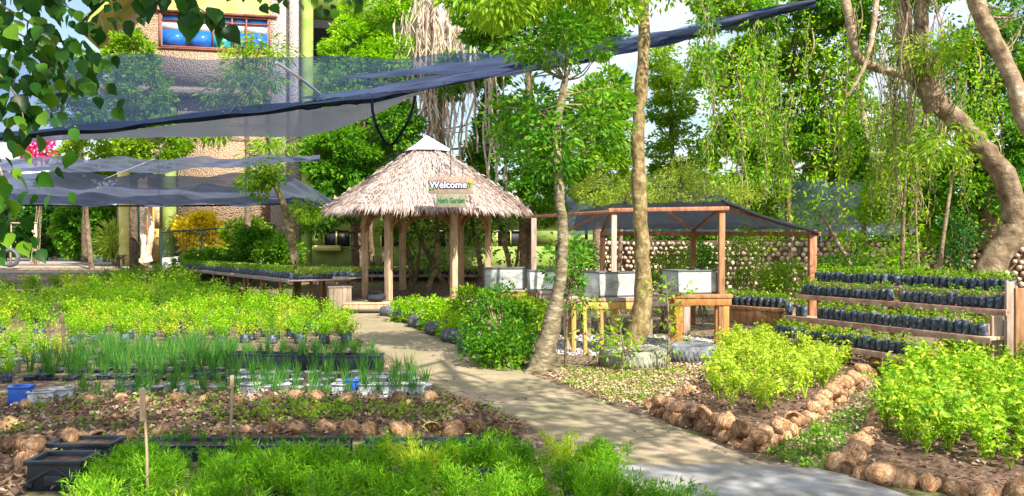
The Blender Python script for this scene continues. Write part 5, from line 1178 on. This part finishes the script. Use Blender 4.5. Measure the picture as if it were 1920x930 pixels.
tree('mango_tree', 'slim tree with long drooping leaves before the blue windows', [([gp_(460, 29), W(465, 350, 29), W(460, 200, 29), W(455, 90, 29)], [.12, .1, .07, .03])], [cb(430, 65, 470, 115, 29, 110), cb(470, 68, 530, 130, 29, 180), cb(400, 110, 530, 190, 29, 420), cb(380, 160, 460, 270, 29, 300), cb(460, 240, 560, 320, 29, 250)], LEAF_BRIGHT, BARKT, .26, wfac=.22, droop=.7, sub=.45)
tree('lime_tree', 'bright lime leafed tree standing between the building and the rooted tree', [([gp_(670, 30.5), W(668, 400, 30.5), W(680, 200, 30.5), W(690, 60, 30.5)], [.22, .18, .13, .05])], [cb(595, 30, 740, 190, 30.5, 4200), cb(640, -60, 790, 80, 31, 3200), cb(700, 60, 800, 200, 30, 1500), cb(600, 120, 690, 230, 30, 1500)], LEAF_LIME, BARKD, .15)
tree('background_tree', 'dark leafy tree behind the left side of the thatched roof', [([gp_(700, 29.5), W(695, 450, 29.5), W(690, 350, 29.5), W(660, 300, 29.5)], [.1, .09, .08, .03]), ([gp_(712, 29.5), W(720, 480, 29.5), W(735, 420, 29.5)], [.1, .08, .06])], [cb(565, 240, 720, 350, 29, 3600), cb(690, 190, 790, 290, 29, 1500), cb(590, 320, 720, 420, 28.5, 2200), cb(560, 370, 620, 440, 28, 500)], LEAF_MID, BARKD, .17)
rt_ = tree('rooted_tree', 'tall tree curtained with beige hanging roots behind the gazebo', [([gp_(850, 31), W(830, 300, 31), W(815, 100, 31), W(810, -60, 31)], [.17, .16, .15, .12]), ([W(812, 250, 31), W(840, 120, 31), W(880, -20, 31)], [.2, .15, .08]), ([W(812, 200, 31), W(780, 100, 31), W(770, -40, 31)], [.15, .12, .08])], [cb(860, 50, 960, 180, 30.5, 1800), cb(730, -80, 850, 0, 31, 900), cb(870, 180, 960, 400, 31, 3000), cb(800, 100, 880, 190, 29.8, 700)], LEAF_MID, BARKT, .18)
inv = np.array(rt_.location)
for k in range(95):
    x = rng.normal(808, 24) if k < 70 else U(760, 960); yt = U(-30, 60) if k < 70 else U(60, 200); Y = U(29.3, 30.4); yb = yt+U(100, 260); P = [W(x+U(-6, 6)+4*math.sin(q*1.3+k), yt+(yb-yt)*q/5, Y) for q in range(6)]
    m2 = MB(); tube(m2, smoothpts(P, 2)-inv, U(.012, .045), 5, False, .2)
    if k < 70:
        n = 40; Q = smoothpts(P, 7)[:36]-inv; leaves(m2, Q, rand_dirs(len(Q))*.5+np.array([0, 0, -1]), U(.3, .7), .03, .2, 0)
    m2.build('hanging_root', ROOT, rt_)
tree('background_tree', 'bright green tree filling the top centre above the black net', [([gp_(990, 27), W(995, 300, 27), W(990, 100, 27)], [.2, .16, .1])], [cb(850, -50, 1000, 90, 27, 3200), cb(960, -60, 1150, 90, 27, 3400), cb(1060, 30, 1170, 110, 26, 900)], LEAF_MID, BARKD, .17)
tree('background_tree', 'leafy tree between the mottled trunk and the straight trunk', [([gp_(1120, 25), W(1120, 400, 25), W(1125, 250, 25)], [.14, .12, .06])], [cb(1060, 130, 1200, 260, 25, 2600), cb(1050, 240, 1195, 380, 25, 2800)], LEAF_BRIGHT, BARKT, .15)
tree('background_tree', 'mid green tree directly behind the mottled trunk and right of the gazebo roof', [([gp_(985, 26.5), W(980, 430, 26.5), W(990, 280, 26.5)], [.12, .1, .06])], [cb(930, 200, 1060, 330, 26.5, 2000), cb(960, 310, 1060, 420, 26, 1700)], LEAF_MID, BARKD, .15)
tree('background_tree', 'loose tree right of the straight trunk with sky showing beside it', [([gp_(1262, 27), W(1262, 380, 27), W(1258, 200, 27)], [.14, .1, .05])], [cb(1215, 120, 1300, 250, 27, 1500), cb(1212, 230, 1340, 380, 27, 2400), cb(1210, 80, 1265, 160, 27, 500)], LEAF_BRIGHT, BARKT, .15)
tree('background_tree', 'vine hung tree with drooping foliage in the upper right', [([gp_(1420, 25), W(1405, 380, 25), W(1425, 200, 25), W(1440, 40, 25)], [.13, .1, .09, .06])], [cb(1340, 70, 1470, 200, 25, 2200), cb(1290, -50, 1440, 60, 24, 1600), cb(1370, 170, 1500, 330, 25, 2800), cb(1440, 50, 1560, 150, 24.5, 1300), cb(1330, 210, 1400, 300, 25, 700), cb(1400, 300, 1470, 420, 25, 900), cb(1500, 130, 1570, 260, 24.5, 900), cb(1290, 90, 1350, 160, 24, 500)], LEAF_BRIGHT, BARKT, .16, droop=.5)
tree('background_tree', 'pale yellow green tree behind the right half of the shelter', [([gp_(1560, 26), W(1560, 400, 26), W(1555, 280, 26)], [.14, .12, .06])], [cb(1480, 220, 1640, 330, 26, 2500), cb(1460, 300, 1680, 420, 26, 2800), cb(1560, 180, 1680, 260, 26, 900), cb(1620, 240, 1740, 420, 25.5, 1800)], LEAF_BRIGHT, BARKT, .15)
tree('feathery_tree', 'low feathery light green tree above the net shelter', [([gp_(1160, 21), W(1165, 420, 21), W(1180, 360, 21)], [.07, .06, .03])], [cb(1080, 320, 1230, 400, 21, 1300, .6), cb(1200, 310, 1360, 390, 21.5, 1300, .6), cb(1330, 350, 1430, 400, 21.5, 500, .5)], LEAF_PALE, BARKT, .11, wfac=.3, droop=.3, sub=.35, branches=False)
tree('background_tree', 'dense dark green tree at the right edge behind big leaning trunk', [([gp_(1860, 20), W(1850, 350, 20), W(1840, 200, 20)], [.2, .18, .1])], [cb(1730, 40, 1960, 200, 20, 3300), cb(1760, 180, 1980, 330, 20, 3300), cb(1700, 280, 1860, 420, 20.5, 2400), cb(1800, 320, 1960, 400, 19.5, 1300), cb(1850, -80, 2000, 60, 19, 1800)], LEAF_MID, BARKD, .13)
tree('background_tree', 'dark blue green hanging crown behind the vines left of the huge trunk', [([gp_(1480, 24), W(1478, 350, 24), W(1480, 150, 24)], [.08, .07, .05])], [cb(1440, 140, 1540, 300, 24, 1500), cb(1380, 230, 1470, 380, 24, 1300), cb(1540, 230, 1640, 330, 23.5, 1100), cb(1500, -40, 1560, 80, 23, 500)], LEAF_MID, BARKD, .13, droop=.6, sub=.35)
tree('background_tree', 'yellow green tree filling the gap below the huge curved trunk', [([gp_(1700, 22), W(1700, 400, 22), W(1705, 300, 22)], [.07, .06, .04])], [cb(1620, 300, 1740, 430, 22, 1700), cb(1700, 350, 1820, 470, 21, 1300), cb(1680, 180, 1760, 300, 22, 900)], LEAF_LIME, BARKT, .12, droop=.4, sub=.35)
tree('background_tree', 'leafy crown at top right between hanging vines', [([gp_(1610, 23), W(1625, 300, 23), W(1605, 100, 23), W(1595, 10, 23)], [.07, .06, .08, .1])], [cb(1500, -60, 1640, 60, 22.5, 2200), cb(1560, 20, 1650, 180, 23, 900), cb(1640, -60, 1800, 10, 22, 1300), cb(1400, 0, 1500, 60, 23, 700)], LEAF_MID, BARKT, .15, droop=.5)
# far wood that reads as one mass behind everything
def wood(poly, n, m, Yd=3.0):
    A = [W(*p) for p in poly]; mb = MB()
    for a, b_ in zip(A[:-1], A[1:]):
        k = int((b_-a).length/1.6)+1
        for q in range(k):
            c = a.lerp(b_, (q+.5)/k); h_ = c.z*U(.8, 1.15)
            P, D, _ = cloud((c.x+U(-.6, .6), c.y+U(0, Yd), h_/2+.2), (1.5, 1.2, h_/2+.2), 14, .6, n, .2); leaves(mb, P, D, rng.uniform(.2, .42, len(P)), .17, .2, .8)
    return tag(mb.build('far_wood', m), kind='stuff')
wood([(-900, 330, 50), (-200, 350, 48), (60, 372, 46), (250, 385, 45)], 900, LEAF_MID)
wood([(1020, 330, 44), (1280, 372, 42), (1500, 372, 40), (1700, 350, 38), (2000, 300, 34), (2500, 280, 32)], 900, LEAF_MID)
# distant low growth
for q, (x0, x1, y0, Y) in enumerate([(1250, 1420, 330, 34), (1400, 1560, 360, 36), (1650, 1800, 330, 34), (1790, 1990, 330, 32), (1080, 1260, 340, 36)]):
    tree('distant_tree', ['low distant tree behind the gap right of the straight trunk', 'low distant tree behind the shelter roof corner', 'low distant tree behind the shell wall', 'low distant tree at the far right behind the shell wall', 'low distant tree behind the feathery tree'][q], [([gp_((x0+x1)/2, Y), W((x0+x1)/2, 400, Y)], [.15, .08])], [cb(x0, y0, x1, 460, Y, 2200)], LEAF_BRIGHT if q % 2 else LEAF_MID, BARKD, .22)

# big leaning tree at right
bt_ = Vector((sx(1862, 15.8), 15.8, 0))
big = tree('leaning_giant', 'huge curved tan trunk hung with vines leaning over the right side', [
    ([W(1850, 520, 15.8), W(1870, 478, 15.8), W(1903, 430, 15.8), W(1900, 385, 15.8), W(1870, 310, 15.8), W(1810, 240, 15.8), W(1750, 180, 15.8), W(1700, 100, 16), W(1690, -40, 16.2)], [.25, .235, .21, .19, .18, .18, .185, .15, .13]),
    ([W(1790, 225, 15.8), W(1720, 150, 15.9), W(1640, 125, 16), W(1605, 100, 16.1), W(1590, 20, 16.2), W(1570, -60, 16.3)], [.16, .11, .085, .08, .085, .08]),
    ([W(1748, 210, 15.8), W(1725, 80, 15.7), W(1735, -60, 15.6)], [.16, .13, .12]),
    ([W(1590, 180, 14.8), W(1618, 130, 14.8), W(1635, 70, 14.9), W(1645, -20, 15)], [.02, .035, .045, .045])],
    [cb(1720, 60, 1800, 130, 15, 500), cb(1650, -80, 1850, -10, 15.5, 800), cb(1740, 230, 1830, 300, 14.8, 320), cb(1690, 260, 1760, 330, 15, 200)], LEAF_BRIGHT, BARKT, .13, wfac=.3, droop=.6, sub=.25, branches=False)
tree('slanting_trunk', 'smooth pale trunk slanting across the top right corner', [([W(2010, 420, 14), W(1935, 260, 14), W(1890, 130, 14), W(1850, 50, 14), W(1815, -40, 14)], [.17, .15, .14, .13, .12])], [cb(1880, -90, 1990, -20, 14, 300), cb(1860, 0, 1930, 60, 15, 150)], LEAF_MID, BARKT, .12, base=W(2010, 420, 14))
inv = np.array(big.location)
for k in range(92):
    x = U(1300, 1900) if k < 50 else rng.normal(1700, 50); yt = U(-30, 110) if k % 3 else U(100, 250); yb = yt+U(120, 330); yb = min(yb, 500); Y = U(15.2, 20); sw = U(-30, 30)
    P = [W(x+sw*(q/6)**2+U(-5, 5), yt+(yb-yt)*q/6, Y) for q in range(7)]
    m2 = MB()
    for e_ in range(2 if k < 50 else 5): Q = smoothpts(P, 3)-inv; ph_ = U(0, 6); am = U(.02, .14); Q[:, 0] += am*np.sin(np.arange(len(Q))*U(.25, .5)+ph_); Q[:, 1] += am*np.cos(np.arange(len(Q))*.4+ph_); Q = Q[int(U(0, 5)):len(Q)-int(U(0, 7))]; tube(m2, Q, U(.003, .009)*(1 if (k+e_) % 9 else 2.2), 4, False, .2)
    if k < 50 or k % 3 == 0:
        Q = smoothpts(P, 26)-inv; lf_ = MB(); leaves(lf_, Q+rng.normal(size=Q.shape)*.10, rand_dirs(len(Q))*.8+np.array([0, 0, -.6]), rng.uniform(.06, .15, len(Q)), .05, .2, .6); lf_.build('vine_leaves', (LEAF_BRIGHT, LEAF_MID, LEAF_LIME)[k % 3], big)
    if k % 2: Q = smoothpts(P, 4)-inv; leaves(m2, Q, rand_dirs(len(Q))*.6+np.array([0, 0, -1]), U(.1, .3), .012, .2, 0)
    m2.build('hanging_vine', VINE, big)
# thin saplings and poles in front of the shell wall
for q, (px, yb, tx, ty, Y, r_, lab) in enumerate([(1690, 520, 1702, 260, 17.5, .05, 'thin trunk with bent top in front of shell wall right of the shelter'), (1745, 515, 1790, 300, 17, .05, 'slanting thin pale trunk left of the big leaning trunk'), (1650, 500, 1540, 400, 17, .06, 'dead branch leaning left over the shell wall'), (1478, 525, 1490, 430, 19, .03, 'thin trunk under the right part of the shelter roof'), (1438, 530, 1420, 430, 20, .03, 'thin leaning trunk under the middle of the shelter roof'), (1395, 540, 1430, 440, 20, .035, 'thin slanting trunk just right of the shelter front post'), (1240, 540, 1215, 430, 20, .03, 'dark thin trunk behind the middle white box'), (1730, 510, 1722, 200, 18, .03, 'slim straight sapling trunk between vines')]):
    b_ = Vector((sx(px, Y), Y, 0)); tp_ = W(tx, ty, Y); tree('sapling', lab, [([b_, b_.lerp(tp_, .5)+Vector((U(-.1, .1), 0, 0)), tp_], [r_, r_*.8, r_*.5])], [((tp_.x, tp_.y, tp_.z), (.5, .4, .35), 160), ((b_.x, b_.y, .5), (.5, .3, .35), 120)], LEAF_BRIGHT if q % 2 else LEAF_MID, BARKT, .1, sub=.2)
# shrubs along the foot of the shell wall and behind gazebo
for q, (x0, y0, x1, y1, Y, n, m, lab) in enumerate([(1060, 440, 1130, 545, 19, 900, LEAF_MID, 'leafy shrub under the left end of the net shelter'), (1215, 470, 1290, 560, 17, 700, LEAF_BRIGHT, 'bright shrub behind the gap between two white boxes'), (1350, 440, 1430, 540, 19.5, 700, LEAF_BRIGHT, 'loose shrub right of the shelter front post before shell wall'), (1430, 490, 1520, 545, 17.5, 800, LEAF_BRIGHT, 'low leafy shrub below the shell wall left of the rack'), (1530, 480, 1640, 520, 16.5, 800, LEAF_MID, 'low green shrub behind the top shelf of the rack'), (1560, 440, 1640, 500, 18.5, 500, LEAF_BRIGHT, 'thin bright shrub against the shell wall behind the rack'), (1280, 450, 1340, 520, 20, 500, LEAF_MID, 'loose shrub between shelter back post and front post'), (1660, 455, 1740, 510, 18, 500, LEAF_LIME, 'yellow green shrub against the shell wall above the rack'), (1760, 400, 1830, 500, 18, 900, LEAF_DARK, 'dark shrub left of the big leaning trunk base')]):
    bush('wall_shrub', lab, [cb(x0, y0, x1, y1, Y, n, .4)], m, .09, Vector((sx((x0+x1)/2, Y), Y, float(hgt(0, Y)))), sub=.2)
for q, (px, tx, Y, lab) in enumerate([(770, 755, 28, 'slim forked tree seen between the two left gazebo posts'), (800, 820, 27.6, 'slim leaning tree seen through the middle of the gazebo'), (835, 780, 28.2, 'slim dark tree behind the third gazebo post'), (900, 888, 28, 'slim tree seen left of the right gazebo post'), (955, 940, 27.5, 'slim tree right of the gazebo behind the left white box')]):
    b_ = gp_(px, Y); tree('slim_tree', lab, [([b_, W((px+tx)/2+8, 500, Y), W(tx, 430, Y), W(tx-6, 380, Y)], [.09, .08, .065, .04]), ([b_+Vector((.1, 0, 0)), W(px+14, 490, Y), W(px+22, 430, Y)], [.07, .05, .03])], [cb(tx-38, 395, tx+30, 455, Y, 110), cb(px-15, 450, px+25, 510, Y, 35)], LEAF_MID, BARKT, .16, sub=.3)
# saplings near the tables
for q, (px, py, h_, lab) in enumerate([(1250, 702, 1.25, 'thin young sapling in front of the dark tyre planter'), (1122, 690, .75, 'thin young sapling left of the mossy tyre planter'), (1165, 700, .6, 'tiny leafy sapling against the mossy tyre')]):
    b_ = G(px, py); tree('sapling', lab, [([b_, b_+Vector((.03, 0, h_*.5)), b_+Vector((-.02, 0, h_))], [.018, .013, .006])], [((b_.x, b_.y, h_*.75), (.33, .22, .32), 130), ((b_.x+.1, b_.y, h_*.4), (.22, .2, .2), 50)], LEAF_LIME, BARKT, .075, sub=.12)

# louvred shutter seen between the trees
lv = thing('louvred_shutter', 'pale slatted shutter panel glimpsed between trees right of the gazebo roof', 'shutter', W(930, 265, 30.5)); m2 = MB()
for q in range(16): box(m2, (0, 0, -.55+.07*q), (.66, .03, .035))
m2.build('slats', BLIND, lv); m2 = MB()
for s in (-1, 1): box(m2, (s*.36, 0, 0), (.05, .05, 1.2))
box(m2, (0, .04, 0), (.66, .02, 1.15)); m2.build('frame', WOODG, lv); m2 = MB(); 
for s in (-1, 1): box(m2, (s*.36, .06, -2.2), (.06, .06, 3.3))
m2.build('support', WOODG, lv)

# ------------------------------------------------------------------ near tree at top of view, then an unseen tree added to shade foreground
def heart_leaves(mb, P, D, size):
    prof = np.array([(0, 0), (.10, .30), (.34, .46), (.62, .36), (.86, .14), (1.06, 0)]); n = len(P); D = nrm(D); N = nrm(rand_dirs(n)*.8+np.array([0, -.7, .6])); Sx = nrm(np.cross(D, N)); N = np.cross(Sx, D)
    V = []; K = []
    for i_ in range(6):
        c = P+D*(prof[i_, 0]*size)[:, None]-N*(.10*prof[i_, 0]**2*size)[:, None]; w_ = (prof[i_, 1]*size)[:, None]
        V += [c, c+Sx*w_+N*w_*.25, c-Sx*w_+N*w_*.25]
    V = np.stack(V, 1).reshape(-1, 3); k = np.arange(n)[:, None]*18; r = np.repeat(rng.random(n), 18); F4 = []
    for i_ in range(5):
        a = 3*i_; F4 += [k+np.array([[a, a+1, a+4, a+3]]), k+np.array([[a, a+3, a+5, a+2]])]
    mb.add(V, np.concatenate(F4), r)
ov = thing('overhanging_tree', 'near tree with broad heart shaped leaves hanging into the top left corner', 'tree', (-4.5, 1.0, 0)); o_ = np.array([-4.5, 1., 0]); tk = MB(); hl = MB()
tube(tk, smoothpts([(0, 0, -.1), (.1, .1, 1.5), (.2, .6, 3.2), (.6, 1.5, 4.6)], 5), np.linspace(.22, .12, 16), 10, wob=.1)
def twig(pts, n, size, spread=.10, r=.008, leafside=1.0):
    n = int(n*2.3); size = size*.78
    P = smoothpts([W(*p) for p in pts], 6)-o_; tube(tk, P, np.linspace(r, r*.3, len(P)), 6, False); idx = rng.integers(0, len(P), n); Q = P[idx]+rng.normal(size=(n, 3))*spread
    heart_leaves(hl, Q, rand_dirs(n)*.55+np.array([.15, 0, -.9]), rng.uniform(.6, 1.15, n)*size)
tube(tk, smoothpts([(.6, 1.5, 4.6), (1.6, 2.6, 4.2), (2.5, 3.6, 3.4)], 5), np.linspace(.1, .02, 11), 8)
tube(tk, smoothpts([(.6, 1.5, 4.6), (3.0, 3.0, 4.6), (5.0, 4.0, 4.4)], 5), np.linspace(.1, .03, 11), 8)
twig([(-120, -60, 4.6), (20, 20, 4.6), (90, 70, 4.6), (120, 130, 4.6)], 55, .115, .13)
twig([(-100, 60, 4.4), (-20, 120, 4.4), (30, 180, 4.4), (45, 225, 4.4)], 48, .115, .11)
twig([(-60, -80, 4.8), (80, -10, 4.8), (120, 10, 4.8), (165, 30, 4.8)], 22, .10, .09)
twig([(-80, 10, 5), (30, 60, 5), (100, 110, 5), (125, 150, 5)], 32, .11, .12)
twig([(-120, 260, 4.3), (-20, 290, 4.3), (10, 350, 4.3), (20, 420, 4.3)], 26, .12, .10)
twig([(-60, 340, 4.3), (0, 420, 4.3), (30, 455, 4.3)], 8, .13, .05)
twig([(260, -70, 5.4), (320, -15, 5.4), (380, 20, 5.4), (400, 40, 5.4)], 11, .19, .06)
twig([(240, -70, 5.2), (300, -20, 5.2), (320, 0, 5.2)], 5, .12, .06)
twig([(400, -60, 5.6), (500, -20, 5.6), (600, -15, 5.6), (650, -5, 5.6)], 24, .10, .07)
twig([(150, -40, 5), (210, 0, 5), (220, 10, 5)], 9, .09, .06)
tk.build('branches', BARKT, ov, smooth=True); hl.build('leaves', leafm('heart leaf', [(.005, .028, .006), (.012, .06, .008), (.035, .13, .010), (.20, .36, .02)], .3, .35, 1.5), ov)

added_shade_tree = tree('overhanging_tree', 'unseen tree added behind the viewer so its crown shades the foreground', [([(4.5, -3.5, -.1), (4.4, -3.2, 3), (4.0, -1.5, 6), (3.0, 1, 7.6)], [.35, .28, .2, .1]), ([(4.0, -1.5, 6), (4.6, 2, 8.2), (4.4, 5, 9)], [.16, .1, .05])],  # out of view; leaf clumps added and placed to dapple shade over the foreground
    [((x, y, 7+U(-.4, .6)), (U(.9, 1.3), U(.8, 1.2), .55), n_) for x, y, n_ in [(a_, b_, int(c_*1.5)) for a_, b_, c_ in [(-2.0, 1.0, 700), (-.6, 2.6, 800), (.8, 1.2, 900), (.4, 4.3, 900), (2.2, 3.0, 900), (2.0, 5.0, 800), (3.6, 4.2, 700), (-1.6, 4.6, 800), (2.4, .8, 800), (4.3, 1.6, 700), (5.2, -.6, 900), (6.8, -1.2, 900), (6.2, .6, 600), (8.2, -1.6, 600), (-3.2, 3.0, 700), (3.4, -1.2, 600), (5.0, 3.0, 400)]]], LEAF_MID, BARKT, .17, hollow=.0, sub=.35)
print('objects', len(bpy.data.objects), 'polys', sum(len(m.polygons) for m in bpy.data.meshes))
